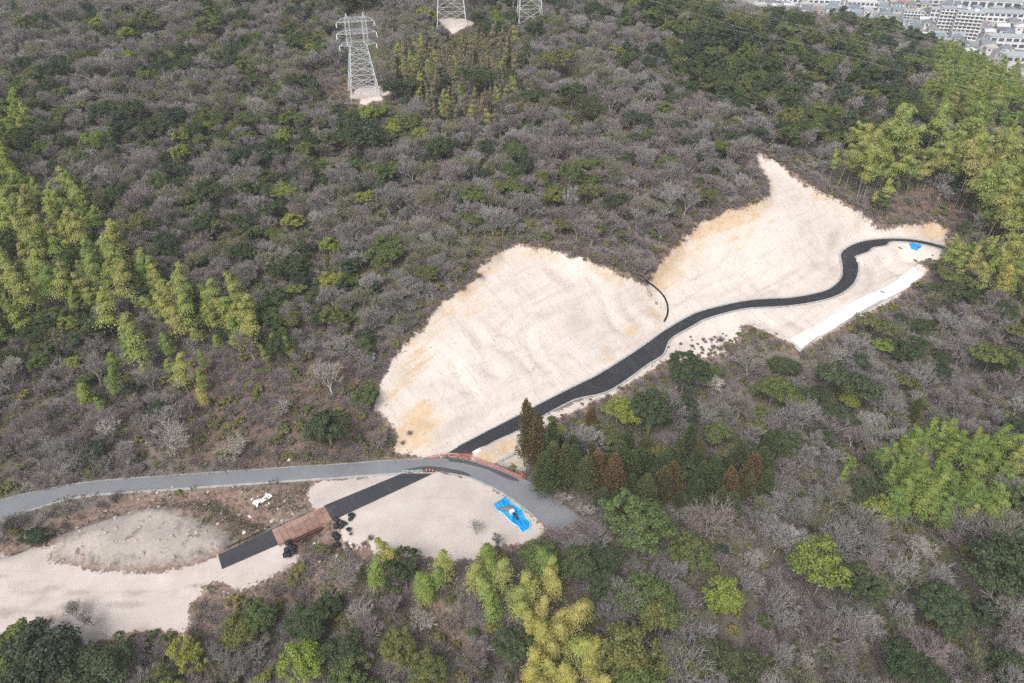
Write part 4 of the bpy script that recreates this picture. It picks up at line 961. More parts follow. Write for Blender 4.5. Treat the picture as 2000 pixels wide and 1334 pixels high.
kind('tall_bamboo', [bamboo(340 + i, 12.0, (.2, .14, .24)[i], 4000, (2.4, 2.6, 2.2)[i], .5) for i in range(3)], 'culm', 'leaf_bamboo', 'culm', 'foliage', 12.0)
kind('cedar_tree', [cedar(400 + i, 13.0, (6.4, 7.2, 5.8)[i], 6500, (.2, .18, .26)[i], .30) for i in range(3)], 'bark', 'leaf_cedar', 'trunk', 'crown', 13.0)
recolour('rusty_cedar_tree', 'cedar_tree', 'bark', 'leaf_cedar_brown')
kind('pine_tree', [pine(500 + i, 7.5, (4.8, 5.4, 4.2)[i]) for i in range(3)], 'bark', 'leaf_pine', 'trunk', 'crown', 7.5)
kind('olive_shrub', [shrub(600 + i) for i in range(4)], 'bark', 'leaf_shrub', 'stem', 'foliage', 1.7)
kind('twiggy_bush', [twig_bush(650 + i) for i in range(4)], 'bark', 'twig_mauve', 'stem', 'twig_crown', 1.8)
CATS = {'budding_tree': 'tree', 'grey_bare_tree': 'tree', 'mauve_bare_tree': 'tree', 'pale_bare_tree': 'tree', 'dark_evergreen_tree': 'tree', 'olive_evergreen_tree': 'tree', 'bright_evergreen_tree': 'tree', 'bamboo': 'bamboo', 'green_bamboo': 'bamboo', 'golden_bamboo': 'bamboo', 'dry_bamboo': 'bamboo', 'tall_bamboo': 'bamboo', 'cedar_tree': 'tree', 'rusty_cedar_tree': 'tree', 'pine_tree': 'tree', 'olive_shrub': 'shrub', 'twiggy_bush': 'shrub'}
LOOK = {'budding_tree': 'olive-tinged tree just coming into bud', 'grey_bare_tree': 'leafless grey tree with fine spreading twigs', 'mauve_bare_tree': 'leafless mauve-brown tree with dense twigs', 'pale_bare_tree': 'leafless pale tree with whitish branches', 'dark_evergreen_tree': 'dark green rounded evergreen tree', 'olive_evergreen_tree': 'olive green leafy tree', 'bright_evergreen_tree': 'bright yellow-green leafy tree',
        'bamboo': 'yellow-green feathery bamboo', 'green_bamboo': 'fresh green plumed bamboo', 'golden_bamboo': 'golden yellow plumed bamboo', 'dry_bamboo': 'thin dry straw-coloured bamboo', 'tall_bamboo': 'tall bamboo with bare pale culm', 'cedar_tree': 'conical dark green cedar', 'rusty_cedar_tree': 'conical rust-brown cedar', 'pine_tree': 'ragged dark green pine', 'olive_shrub': 'low olive leafy shrub', 'twiggy_bush': 'low brown twiggy bush'}

# ================================================================== vegetation: where each grows
KEEP = [POLY_CUT1, POLY_CUT2, POLY_PAD, POLY_YARD, POLY_MOUND, [(s[0], s[1]) for s in OLD_ROAD[1:13]] + [(s[2], s[3]) for s in OLD_ROAD[12:0:-1]], [(s[0], s[1]) for s in NEW_ROAD[:-1]] + [(s[2], s[3]) for s in NEW_ROAD[-2::-1]],
        [(426,1085),(531,1035),(604,992),(655,1000),(660,1028),(552,1070),(434,1112)], [(1536,655),(1784,508),(1822,528),(1800,548),(1700,612),(1566,688)], [(672,190),(672,30),(745,20),(750,165),(770,180),(716,210)], [(850,0),(918,0),(925,44),(890,62),(866,50)], [(1010,0),(1058,0),(1056,34),(1012,34)], [(380,960),(600,945),(600,1000),(530,1030),(440,1030),(330,980)]]
def occludes(px, py, grow=0):
    k = np.zeros(px.shape, bool)
    for P in KEEP: k |= pip(px, py, P)
    return k
# zones of the wood as they lie in the photograph: (outline, mix of kinds)
B1, B2, B3, B4 = 'grey_bare_tree', 'mauve_bare_tree', 'pale_bare_tree', 'budding_tree'
DK, OLV, BRT, PI, CE, RC, SH, TB = 'dark_evergreen_tree', 'olive_evergreen_tree', 'bright_evergreen_tree', 'pine_tree', 'cedar_tree', 'rusty_cedar_tree', 'olive_shrub', 'twiggy_bush'
BA, GB, GO, DB, TBM = 'bamboo', 'green_bamboo', 'golden_bamboo', 'dry_bamboo', 'tall_bamboo'
ZONES = [
 ('in the grove beside the valley hillside', [(-60,150),(40,180),(60,205),(20,330),(130,390),(240,455),(300,510),(470,570),(495,640),(440,690),(360,690),(300,620),(240,600),(170,600),(60,650),(-60,660)], {BA: 66, GB: 22, B1: 8, DK: 4}, 2.8, 0.95),
 ('among leafless trees below the grove', [(150,640),(300,620),(420,690),(400,790),(300,770),(250,800),(160,780)], {BA: 12, GB: 10, B1: 44, OLV: 10, TB: 14, B2: 10}, 4.2, 1),
 ('on the brown slope beside the second cut', [(1570,320),(1620,285),(1690,262),(1760,290),(1810,325),(1818,372),(1760,390),(1690,385),(1610,352),(1575,345)], {TBM: 92, BA: 8}, 3.1, 1.22),
 ('in the grove above the upper end of the road', [(1790,260),(1870,255),(2060,280),(2060,470),(1985,450),(1900,385),(1850,345),(1820,310)], {TBM: 88, BA: 12}, 3.3, 1.25),
 ('screening the upper end of the new road', [(1842,440),(1880,432),(1960,470),(2060,520),(2060,590),(1960,560),(1900,530),(1850,505)], {BA: 60, GB: 30, GO: 10}, 3, 0.85),
 ('on the far slope toward the town', [(1785,205),(1800,165),(1850,95),(1900,100),(1990,140),(2060,200),(2060,262),(1960,245),(1880,225)], {GB: 66, BA: 18, DK: 16}, 3.6, 0.75),
 ('streaked up the slope between the pylons', [(775,75),(820,50),(880,60),(960,60),(1010,60),(1015,150),(995,230),(930,250),(870,240),(820,180),(780,150)], {DB: 62, BA: 12, DK: 14, B1: 12}, 3, 0.75),
 ('in the thicket of the lower woods', [(1730,885),(1780,850),(1850,835),(1930,845),(2030,880),(2030,960),(1920,1005),(1800,1000),(1740,960)], {GB: 88, BA: 12}, 2.6, 0.8),
 ('in the plantation beside the bend', [(1090,850),(1150,850),(1300,840),(1420,830),(1500,870),(1530,950),(1480,990),(1330,985),(1240,985),(1130,975),(1060,940),(1060,880)], {CE: 76, RC: 6, DK: 8, OLV: 6, B1: 4}, 3.5, 0.7),
 ('on the ridge toward the town', [(1250,-40),(1340,0),(1500,20),(1700,50),(1850,95),(1790,170),(1780,240),(1690,260),(1580,310),(1500,290),(1470,230),(1380,180),(1290,120)], {PI: 27, DK: 14, OLV: 26, B1: 23, B2: 8, SH: 2}, 4.3, 1.1),
 ('above the second cut slope', [(1040,240),(1200,190),(1300,130),(1380,190),(1470,240),(1480,300),(1490,370),(1400,410),(1320,470),(1270,540),(1200,510),(1130,480),(1060,420)], {B2: 44, B1: 26, B4: 8, DK: 9, OLV: 5, TB: 5, SH: 3}, 3.5, 1.32),
 ('in the lower woods beyond the pad', [(1090,1010),(1200,980),(1500,990),(1700,1000),(2060,960),(2060,1420),(1180,1420),(1180,1200),(1150,1100)], {B1: 46, B2: 24, B3: 5, B4: 12, DK: 5, OLV: 4, TB: 3, SH: 1}, 3.9, 1.5),
 ('in the woods below the terrace', [(1290,700),(1440,690),(1560,680),(1700,620),(1830,540),(2060,580),(2060,960),(1700,870),(1520,880),(1400,830),(1300,830),(1230,800)], {B1: 44, B2: 22, B4: 12, DK: 11, OLV: 6, TB: 4, SH: 1}, 3.7, 1.3),
 ('on the bank beside the old road', [(-60,690),(160,700),(300,770),(400,790),(420,700),(520,640),(640,640),(720,700),(735,790),(770,885),(500,915),(180,945),(-60,985)], {B1: 22, B2: 30, B3: 8, DK: 6, OLV: 4, TB: 24, SH: 6}, 3.9, 1.15),
 ('in the woods below the yard', [(-60,1240),(110,1240),(300,1262),(420,1262),(600,1200),(720,1130),(800,1100),(940,1100),(1080,1060),(1180,1180),(1180,1420),(-60,1420)], {B1: 36, B2: 24, B3: 3, B4: 12, DK: 8, OLV: 8, BRT: 2, TB: 6, SH: 1}, 3.9, 1.2),
]
DEFAULT = ('on the hillside below the pylons', None, {B1: 31, B2: 13, B4: 18, DK: 11, OLV: 10, BRT: 2.5, PI: 6, SH: 7, TB: 2}, 3.4, 1.25)

TREES = {}          # kind -> list of (x, y, z, scale, zscale, rotz, variant, px, py, depth, zone, hero)
def plant(kd, x, y, s, zs=1.0, zone='', hero=None, sink=0.0):
    z = hz1(x, y); k = KIND[kd]; px, py, dep = project([[x, y, z + k['h'] * s * zs * .6]])
    TREES.setdefault(kd, []).append((x, y, z - sink, s, zs, random.uniform(0, 6.28), random.randrange(len(k['v'])), float(px[0]), float(py[0]), float(dep[0]), zone, hero))
HX = []
# trees that stand out one by one: kind, crown centre in the photograph, crown width in its pixels, height/width stretch
HERO = [
 (BRT,573,432,50,.9,'bright yellow-green tree alone among grey scrub on the hillside'),(BRT,643,480,44,1.2,'upright bright yellow-green tree beside the grey scrub above the first cut'),(OLV,762,488,66,.9,'broad mid-green tree above the upper rim of the first cut slope'),
 (OLV,1110,342,46,1.6,'tall egg-shaped yellowish green tree above the saddle of the two cuts'),(BRT,634,315,26,.8,'small round yellow tree below the knoll pylon'),(BRT,757,330,26,1.1,'small yellow-green tree below the big dark oak'),
 (OLV,405,46,58,.8,'large rounded green tree high on the hillside'),(BRT,250,108,30,.9,'small pale green tree high on the hillside'),(OLV,480,132,42,1.0,'green tree beside the path to the knoll pylon'),(OLV,562,232,52,.6,'flat-topped green tree in the grey woods'),
 (DK,690,252,92,.8,'big dark conifer-like tree below the knoll pylon'),(DK,855,292,56,1.0,'dark green dome tree below the streaked bamboo'),(DK,925,148,66,.9,'dark dome tree inside the streaked bamboo'),(DK,1038,184,46,.9,'small dark dome tree beside the streaked bamboo'),(DK,1145,205,58,1.0,'dark tree pair member on the mid slope'),(DK,1118,178,48,1.0,'dark tree beside the mid-slope dome tree'),(DK,958,52,58,.7,'dark tree between the twin hill pylons'),(OLV,1090,118,62,.8,'green pine-like tree on the upper slope'),
 (BRT,1612,1112,100,1.3,'large yellow-green tree standing alone in grey leafless woods'),(BRT,1418,1165,84,.9,'bright green tree beside the large yellow-green one'),(OLV,1232,1012,138,.75,'broad green tree beyond the end of the old road'),(DK,1658,742,84,1.0,'dark grey-green dome tree in the lower woods'),(BRT,1660,780,42,1.2,'small light green tree in front of the dark dome tree'),(OLV,1512,760,64,1.1,'mid-green tree in the woods below the terrace'),(BRT,1722,676,48,.7,'bright green tree on the slope under the terrace'),
 (DK,1340,722,92,.9,'dark green tree just below the kerb of the new road'),(DK,1272,806,92,1.0,'dark rounded tree below the widened road'),(BRT,1207,800,64,.9,'bright green tree below the widened road'),(BRT,1098,840,28,1.0,'small bright green tree beside the tall cedars'),(OLV,1188,850,56,.8,'mid-green tree among the cedars'),(OLV,1405,845,60,1.0,'green dome tree at the back of the plantation'),
 (OLV,1940,690,70,1.0,'green tree on the wood edge'),(DK,1960,1090,150,.9,'large dark evergreen tree in the lower woods'),(DK,1850,1200,120,.7,'dark vine-covered tree in the lower woods'),(DK,1760,1300,100,.9,'dark green tree above the lower wood edge'),(DK,1440,1300,110,.7,'dark green tree near the leafless tangle'),
 (DK,70,1290,170,.75,'big dark evergreen tree below the dirt yard'),(DK,150,1305,130,.8,'dark evergreen tree beside the big one below the yard'),(OLV,30,1270,110,.8,'olive evergreen tree below the dirt yard'),(DK,640,830,90,.9,'dark green tree at the corner of the first cut'),(OLV,612,842,50,.9,'olive tree beside the dark one at the corner of the cut'),(BRT,592,1290,96,.8,'light green tree in the woods below the yard'),(OLV,832,1310,90,.8,'olive tree under the bamboo'),(DK,1010,1262,84,.9,'dark green tree beside the golden bamboo'),(DK,600,1215,90,.8,'blue-green tree in the woods below the bridge'),(OLV,780,1270,80,.9,'leafy green tree in the woods below the pad'),
 (DK,790,1112,62,1.6,'tall dark green tree wrapped in ivy below the pad'),(DK,1128,1100,80,.9,'dark green tree at the end of the old road'),(OLV,1050,1085,80,.8,'green tree below the blue tarpaulin'),(DK,1196,1088,60,.8,'green tree beside the end of the old road'),(DK,640,1190,60,.9,'green tree at the weedy slope'),
 (OLV,90,620,60,.6,'dark green bush tree at the foot of the bamboo grove'),(DK,20,480,70,.9,'dark tree inside the bamboo grove'),(OLV,1720,250,30,.9,'yellowish dome tree above the tall bamboo'),
 (B3,640,720,120,.8,'pale leafless tree spreading wide below the first cut corner'),(B3,320,840,120,.9,'whitish leafless tree above the old road'),(B3,450,860,90,.8,'pale leafless tree on the bank of the old road'),(B3,540,790,70,.8,'pale leafless bushy tree on the brown bank'),(B3,1090,960,60,.8,'pale leafless tree beside the bend'),(B3,820,1210,90,.8,'pale leafless tree under the bamboo'),(B3,1470,1080,80,.8,'pale leafless tree in the lower woods'),(B3,1800,1060,110,.7,'pale leafless tree with tangled limbs in the lower woods'),(B3,1570,1290,70,.9,'pale brush-like leafless tree in the lower woods'),(B3,1400,740,80,.7,'pale leafless tree below the terrace'),(B1,130,1180,60,1.3,'leafless tree standing out against the dirt yard'),(B1,165,1195,50,1.4,'slim leafless tree standing out against the dirt yard'),
 (B2,80,1215,60,1.0,'brown leafless tree at the edge of the dirt yard'),(B1,930,1020,46,1.2,'thin leafless tree in front of the blue tarpaulin'),(B1,975,1045,46,1.2,'leafless tree beside the blue tarpaulin'),(B1,1260,500,60,1.1,'leafless tree leaning over the gully between the cuts'),(B1,1225,480,60,1.1,'leafless tree at the rim of the gully'),
 (B2,1088,1042,80,.9,'brown leafless tree at the shoulder of the old road'),(B2,1172,1045,90,.9,'brown leafless tree at the very end of the old road'),(B1,1128,1052,80,.9,'leafless tree in the last bend of the old road'),(B2,1112,1022,84,.9,'leafless tree over the end of the old road'),(B2,1150,1026,90,.9,'spreading leafless tree hiding the end of the old road'),(B2,1185,1000,70,.9,'brown leafless tree beside the end of the old road'),(B3,1140,985,60,.8,'pale leafless tree on the outer side of the bend'),
 (CE,1782,812,34,1.0,'dark conifer in the lower woods'),(CE,1960,735,34,1.0,'dark conifer beside the wood edge'),(OLV,1650,455+320,30,1.0,'small green tree near the dark dome tree'),
]
CED = [(1036,852,1.5,RC,'tall rust-topped cedar standing over the bend'),(1048,868,1.35,RC,'tall brownish cedar beside the rust-topped one'),(1068,876,1.25,CE,'dark cedar behind the netting fence'),(1085,905,1.05,CE,'cedar at the edge of the bend'),(1105,912,1.0,CE,'cedar second from the bend'),(1128,905,1.0,CE,'dense dark cedar of the roadside row'),(1165,915,.9,RC,'rust-brown cedar of the roadside row'),(1200,925,.95,RC,'broad rust-brown cedar of the roadside row'),(1290,945,.85,RC,'rust-brown cedar in front of the plantation'),(1470,925,.95,RC,'orange-brown cedar at the plantation corner'),(1155,812,.55,RC,'small spiky brown cedar below the road kerb'),(1430,945,.85,RC,'brownish cedar at the plantation corner'),(1145,925,.95,CE,'green cedar between the rust-brown ones'),(1070,830+90,1.0,CE,'cedar hugging the bend')]
BAM = [(755,1075,BA),(722,1120,GB),(772,1090,GO),(835,1130,GB),(850,1112,GB),(862,1095,BA),(835,1150,GB),(945,1070,GB),(960,1090,GB),(965,1145,BA),(958,1185,GB),(915,1120,BA),(1008,1150,BA),(1035,1140,BA),(1070,1085,GB),(1065,1110,BA),(1092,1140,GO),(1055,1195,GO),(1080,1205,GO),(1112,1190,GO),(1062,1240,GO),(1045,1290,GO),(1030,1310,GO),(1090,1320,GO),(1150,1290,GO),(1128,1250,BA),(1085,1262,GO),(1135,1180,BA),(1115,1310,GO),(1170,1320,GO),(1060,1325,GO),(1100,1230,GO),(1020,1180,BA),(1040,1215,GO),(975,1120,BA),
       (1648,925,GB),(1660,955,GB),(1730,900,GB),(1740,955,GB),(385,740,GB),(400,770,GO),(160,760,BA),(220,700,GB),(200,780,GB),(560,675,BA),(515,690,GB),(530,665,BA),(425,660,GB),(25,625,BA),(395,700,GB),(8,590,BA)]
for kd, px, py, w, st, lab in HERO:
    nat = 6.3; zs = st
    for it in range(2):
        dep = 150 if it == 0 else project([c3])[2][0]
        s = w * dep / FOC / nat; c3 = ground_at([(px, py)], 7.0 * s * zs * .62, Z)[0]
    plant(kd, c3[0], c3[1], s, zs, '', lab); HX.append((c3[0], c3[1], nat * s * .42))
for px, py, s, kd, lab in CED:
    c3 = ground_at([(px, py)], 13 * s * .55, Z)[0]; plant(kd, c3[0], c3[1], min(s, .95), max(1.0, s / .95), '', lab); HX.append((c3[0], c3[1], 1.6))
for px, py, kd in BAM:
    s = random.uniform(.85, 1.15) * (.68 if px > 1600 or px < 600 else 1.0); c3 = ground_at([(px, py)], 11 * s * .66, Z)[0]; plant(kd, c3[0], c3[1], s, 1.0, 'standing out among the grey trees of the valley'); HX.append((c3[0], c3[1], .9))
HX = np.array(HX)
S_CLEAR = np.maximum.reduce([S_BARE, S_ROAD, S_MOUND, sdf(strip_poly(np.array([APE[0], APE[3]]), np.array([APE[1], APE[2]]))), sdf(strip_poly(np.array([APW[1], APW[2]]), np.array([APW[0], APW[3]]))), sdf(BR[:, :2])])
def scatter(sp, seed):
    rr = np.random.default_rng(seed); xs = np.arange(-270, 380, sp); ys = np.arange(38, 475, sp); X, Y = np.meshgrid(xs, ys); X = X + (np.arange(len(ys)) % 2)[:, None] * sp / 2
    X = (X + rr.uniform(-.42, .42, X.shape) * sp).ravel(); Y = (Y + rr.uniform(-.42, .42, Y.shape) * sp).ravel(); z = hz(X, Y)
    px, py, dep = project(np.stack([X, Y, z], 1)); k = (px > -160) & (px < 2160) & (py > -130) & (py < 1480) & (bil(RD, X, Y) < 14)
    return X[k], Y[k], z[k], px[k], py[k], dep[k], rr
LOWP = [[(540,1110),(600,1070),(660,1045),(745,1085),(735,1120),(620,1190),(430,1255),(300,1256),(390,1218),(400,1160)], [(380,955),(600,942),(600,1000),(540,1030),(440,1040),(330,985)], [(0,1055),(120,1010),(330,962),(380,975),(200,1005),(90,1062)], [(1020,880),(1140,800),(1300,705),(1440,700),(1450,640),(1340,650),(1200,760),(1060,818)], [(1440,700),(1560,690),(1700,625),(1830,545),(1850,575),(1720,650),(1580,722),(1450,740)],
        [(1690,390),(1760,395),(1815,385),(1860,420),(1960,470),(1850,440),(1760,440)], [(650,130),(690,170),(680,215),(760,215),(790,190),(780,240),(640,240),(600,150)], [(330,700),(430,690),(640,740),(700,800),(720,880),(500,915),(330,900),(430,800)]]
def fill(zi, zone):
    name, poly, mix, sp, base = zone
    X, Y, z, px, py, dep, rr = scatter(sp, 900 + zi); names = list(mix); pr = np.array([mix[n] for n in names], float); pr /= pr.sum()
    pick = rr.choice(len(names), len(X), p=pr)
    gr = np.isin(np.array(names), [DK, OLV, BRT, PI, SH]); pg = np.where(gr, pr, 0); pb = np.where(gr, 0, pr); g_ = vnoise(X, Y, 26, 71) + .6 * vnoise(X, Y, 11, 72)
    if pg.sum() > .1 and pb.sum() > .1 and (poly is None or 'ridge' in name):
        a_ = rr.choice(len(names), len(X), p=pg / pg.sum()); b_ = rr.choice(len(names), len(X), p=pb / pb.sum()); t_ = rr.random(len(X))
        pick = np.where((g_ > .16) & (t_ < .5), a_, np.where((g_ < -.12) & (t_ < .8), b_, pick))
    s = base * np.clip(rr.normal(.98, .27, len(X)), .45, 1.65)
    hh = np.array([KIND[n]['h'] for n in names])[pick]; small = hh < 3
    if 'ridge' not in name and 'plantation' not in name: s = s * np.where(np.isin(np.array(names)[pick], [DK, OLV, BRT, PI]), .70, 1.0)
    s = np.where(small, rr.uniform(.8, 1.6, len(X)), s)
    qx, qy, _ = project(np.stack([X, Y, z + hh * s * .6], 1)); tx_, ty_, _ = project(np.stack([X, Y, z + hh * s * .95], 1))
    jx = qx + 34 * vnoise(X, Y, 9, 31) * 2 + 12 * vnoise(X, Y, 2.5, 33); jy = qy + 26 * vnoise(X, Y, 9, 32) * 2
    if poly is not None: ok = pip(jx, jy, poly)
    else:
        ok = np.ones(len(X), bool)
        for o in ZONES: ok &= ~pip(jx, jy, o[1])
    clr = bil(S_CLEAR, X, Y); wid = np.where(small, .8, np.where(hh > 9, .6, 2.0 * s)); bamb = hh > 9
    ok &= clr < -wid; ok &= ~occludes(px, py)
    occ = occludes(tx_, ty_) | occludes(qx, qy) | occludes(tx_ + 14, ty_ + 6) | occludes(tx_ - 14, ty_ + 6)
    low = np.zeros(len(X), bool)
    for P in LOWP: low |= pip(px, py, P)
    for i in np.flatnonzero(ok):
        if len(HX) and np.min(np.hypot(HX[:, 0] - X[i], HX[:, 1] - Y[i]) - HX[:, 2]) < (.2 if small[i] else .9 if hh[i] > 9 else 1.4 * s[i]): continue
        kd = names[pick[i]]
        if not small[i] and (low[i] or occ[i]):
            if bamb[i] and occ[i]: continue
            if clr[i] > -1.2: continue
            if (pip(px[i:i+1], py[i:i+1], LOWP[1])[0] or pip(px[i:i+1], py[i:i+1], LOWP[2])[0]) and random.random() < .5: continue
            kd = random.choice((SH, TB, TB, TB)); ss_ = random.uniform(.5, 1.1)
            a, b, _ = project([[X[i], Y[i], z[i] + 1.7 * ss_]])
            if occludes(a, b)[0]: continue
            plant(kd, X[i], Y[i], ss_, random.uniform(.7, 1.1), name); continue
        if small[i] and occ[i]: continue
        plant(kd, X[i], Y[i], s[i], float(np.clip(rr.normal(1, .12), .7, 1.35)), name)
for zi, zone in enumerate(ZONES): fill(zi, zone)
fill(50, DEFAULT)
# understorey: bushes between the trees
X, Y, z, px, py, dep, rr = scatter(3.1, 77)
clr = bil(S_CLEAR, X, Y); occ = occludes(*project(np.stack([X, Y, z + 1.5], 1))[:2]) | occludes(px, py)
nob = np.zeros(len(X), bool)
for P in (POLY_BROWN[0], POLY_DIRT[0], POLY_DIRT[1]): nob |= pip(px, py, P)
right = (px > 1150) & (py < 330)
for i in np.flatnonzero((clr < -.9) & ~occ & ~nob):
    t = rr.random(); q = SH if t < (.62 if right[i] or px[i] < 1000 and py[i] < 640 else .4) else TB
    plant(q, X[i], Y[i], rr.uniform(.55, 1.35), rr.uniform(.6, 1.1), 'in the understorey')
# brush and torn roots along the upper rims of the cuts
for poly in (POLY_CUT1[:19], POLY_CUT2[:24]):
    W = ground_at(dens(np.asarray(poly, float), 4.5), 0, Z); nn = np.gradient(W[:, :2], axis=0); nn = np.stack([-nn[:, 1], nn[:, 0]], 1); nn /= np.linalg.norm(nn, axis=1)[:, None] + 1e-9
    for w, q in zip(W, nn):
        for k in range(3):
            if random.random() < .2: continue
            off = abs(random.gauss(.6, 1.1)); plant(TB if random.random() < .8 else SH, w[0] + q[0] * off + random.gauss(0, .4), w[1] + q[1] * off + random.gauss(0, .4), random.uniform(.35, .85), random.uniform(.5, .9), 'along the rim of the cut slopes')
# straggling weeds and bushes inside the cleared edges
for px, py, n, sr, sp_r in ((1400,680,34,.5,3.5),(1435,682,40,.8,3),(1350,700,24,.6,3.5),(1440,662,16,.6,2),(1150,800,18,.8,3.5),(1200,785,14,.8,3),(1100,830,22,.9,3),(1240,755,8,.6,3),(740,870,14,.7,4),(700,1062,10,.6,2),(660,1075,8,.5,2),(1500,665,8,.5,3),(1640,660,12,.7,5),(1760,600,12,.7,5),(1820,500,10,.7,3)):
    c = at(px, py)
    for i in range(n):
        x, y = c.x + random.gauss(0, sp_r), c.y + random.gauss(0, sp_r * .6)
        if bil(S_ROAD, np.array([x]), np.array([y]))[0] < -1.3: plant(random.choice((TB, TB, SH)), x, y, random.uniform(.4, 1.0) * sr, random.uniform(.6, 1), 'on the bare embankment')

# ------------------------------------------------------------------ put them into the scene: the 300 largest of a kind as objects, the rest as one mass
RIM1 = np.array(POLY_CUT1[:19], float); RIM2 = np.array(POLY_CUT2[:24], float)
def where(px, py, zone):
    if zone not in ('on the hillside below the pylons', 'in the understorey'): return zone
    P = np.array([px]), np.array([py])
    if math.hypot(px - 711, py - 182) < 120: return 'around the knoll pylon'
    if seg_dist(*P, RIM1)[0] < 75: return 'above the rim of the first cut'
    if seg_dist(*P, RIM2)[0] < 75: return 'above the rim of the second cut'
    if py < 110 and 780 < px < 1150: return 'below the twin hill pylons'
    if px > 1250 and py < 330: return 'on the ridge toward the town'
    if px > 1080 and py > 620: return 'in the woods below the new road'
    if py > 1080: return 'in the woods below the yard'
    if py > 700: return 'on the bank beside the old road'
    if px < 520 and py > 330: return 'beside the bamboo grove'
    if py < 150: return 'high on the hill behind the pylons'
    return 'on the slope between knoll pylon and cuts' if px > 560 else 'on the slope above the bamboo grove'
def gn_mass(name, rows, meshes, label):
    n = len(rows); me = bpy.data.meshes.new(name); me.vertices.add(n); me.vertices.foreach_set('co', np.array([(r[0], r[1], r[2]) for r in rows], np.float32).ravel())
    for nm, ty, data in (('rot', 'FLOAT_VECTOR', np.array([(random.gauss(0, .05), random.gauss(0, .05), r[5]) for r in rows], np.float32)), ('scl', 'FLOAT_VECTOR', np.array([(r[3], r[3], r[3] * r[4]) for r in rows], np.float32))):
        a = me.attributes.new(nm, ty, 'POINT'); a.data.foreach_set('vector', data.ravel())
    a = me.attributes.new('idx', 'INT', 'POINT'); a.data.foreach_set('value', np.array([r[6] for r in rows], np.int32))
    o = tag(add(name, me), label, kind='stuff')
    g = bpy.data.node_groups.new(name, 'GeometryNodeTree'); g.interface.new_socket('Geometry', in_out='INPUT', socket_type='NodeSocketGeometry'); g.interface.new_socket('Geometry', in_out='OUTPUT', socket_type='NodeSocketGeometry')
    gi, go = g.nodes.new('NodeGroupInput'), g.nodes.new('NodeGroupOutput'); j = g.nodes.new('GeometryNodeJoinGeometry')
    for m in meshes:
        so = bpy.data.objects.new(m.name + '_source', m); oi = g.nodes.new('GeometryNodeObjectInfo'); oi.inputs['Object'].default_value = so; oi.inputs['As Instance'].default_value = False
        gti = g.nodes.new('GeometryNodeGeometryToInstance'); g.links.new(oi.outputs['Geometry'], gti.inputs[0]); g.links.new(gti.outputs[0], j.inputs[0])
    ip = g.nodes.new('GeometryNodeInstanceOnPoints'); ip.inputs['Pick Instance'].default_value = True
    def na(nm, ty):
        x = g.nodes.new('GeometryNodeInputNamedAttribute'); x.data_type = ty; x.inputs[0].default_value = nm; return x.outputs[0]
    er = g.nodes.new('FunctionNodeEulerToRotation'); g.links.new(na('rot', 'FLOAT_VECTOR'), er.inputs[0])
    g.links.new(gi.outputs[0], ip.inputs['Points']); g.links.new(j.outputs[0], ip.inputs['Instance']); g.links.new(na('idx', 'INT'), ip.inputs['Instance Index']); g.links.new(er.outputs[0], ip.inputs['Rotation']); g.links.new(na('scl', 'FLOAT_VECTOR'), ip.inputs['Scale'])
    g.links.new(ip.outputs[0], go.inputs[0]); md = o.modifiers.new('scatter', 'NODES'); md.node_group = g
    return o
PLURAL = lambda k: 'mass_of_' + k + 's' if not k.endswith('bamboo') else 'mass_of_' + k
for kd, rows in TREES.items():
    K = KIND[kd]; inside = [r for r in rows if -10 < r[7] < 2010 and -10 < r[8] < 1344]; out_ = [r for r in rows if not (-10 < r[7] < 2010 and -10 < r[8] < 1344)]
    inside.sort(key=lambda r: (r[11] is None, -r[3] * r[4] / r[9]))
    lim = 290; md = float(np.median([r[3] for r in inside[:lim]]))
    for x, y, z, s, zs, rz, v, px, py, dep, zone, hero in inside[:lim]:
        tm, cm, jm = K['v'][v]
        r = bpy.data.objects.new(kd, None); COL.objects.link(r); r.location = (x, y, z); r.rotation_euler = (random.gauss(0, .04), random.gauss(0, .04), rz); r.scale = (s, s, s * zs); r.empty_display_size = .3
        zone = where(px, py, zone); adj = ('small ' if s < .85 * md else 'large ' if s > 1.15 * md else '') + ('slender ' if zs > 1.1 else 'squat ' if zs < .88 else '')
        lab = adj + LOOK[kd] + ' ' + zone
        if len(lab.replace('-', ' ').split()) > 16: lab = LOOK[kd] + ' ' + zone
        r['label'] = hero or lab; r['category'] = CATS[kd]
        if not hero: r['group'] = kd.replace('_', ' ') + ' ' + zone
        for nm, me in ((K['t'], tm), (K['c'], cm)):
            o = bpy.data.objects.new(nm, me); COL.objects.link(o); o.parent = r
    rest = inside[lim:] + out_
    if rest: gn_mass('forest_' + PLURAL(kd), rest, [v[2] for v in K['v']], LOOK[kd] + ', many growing as one wood on the hillside')
    print('KIND', kd, len(inside), len(out_))
# clods and stones lying on the cut faces
X, Y, z, px, py, dep, rr = scatter(1.7, 79)
d_ = bil(cut, X, Y); k = (d_ > .2) & (bil(S_ROAD, X, Y) < -1.2) & (rr.random(len(X)) < np.where(d_ < 3, .75, .38))
gn_mass('rubble', [(x, y, zz, float(q), .8, a, int(v)) for x, y, zz, q, a, v in zip(X[k], Y[k], z[k], rr.gamma(2.2, .05, k.sum()) + .05, rr.uniform(0, 6.3, k.sum()), rr.integers(0, 6, k.sum()))], [lump('clod', M['rock_pale'] if i % 3 else M['clod'], 90 + i, 1, .6, .4) for i in range(6)], 'loose clods and stones on the bare cut slopes')
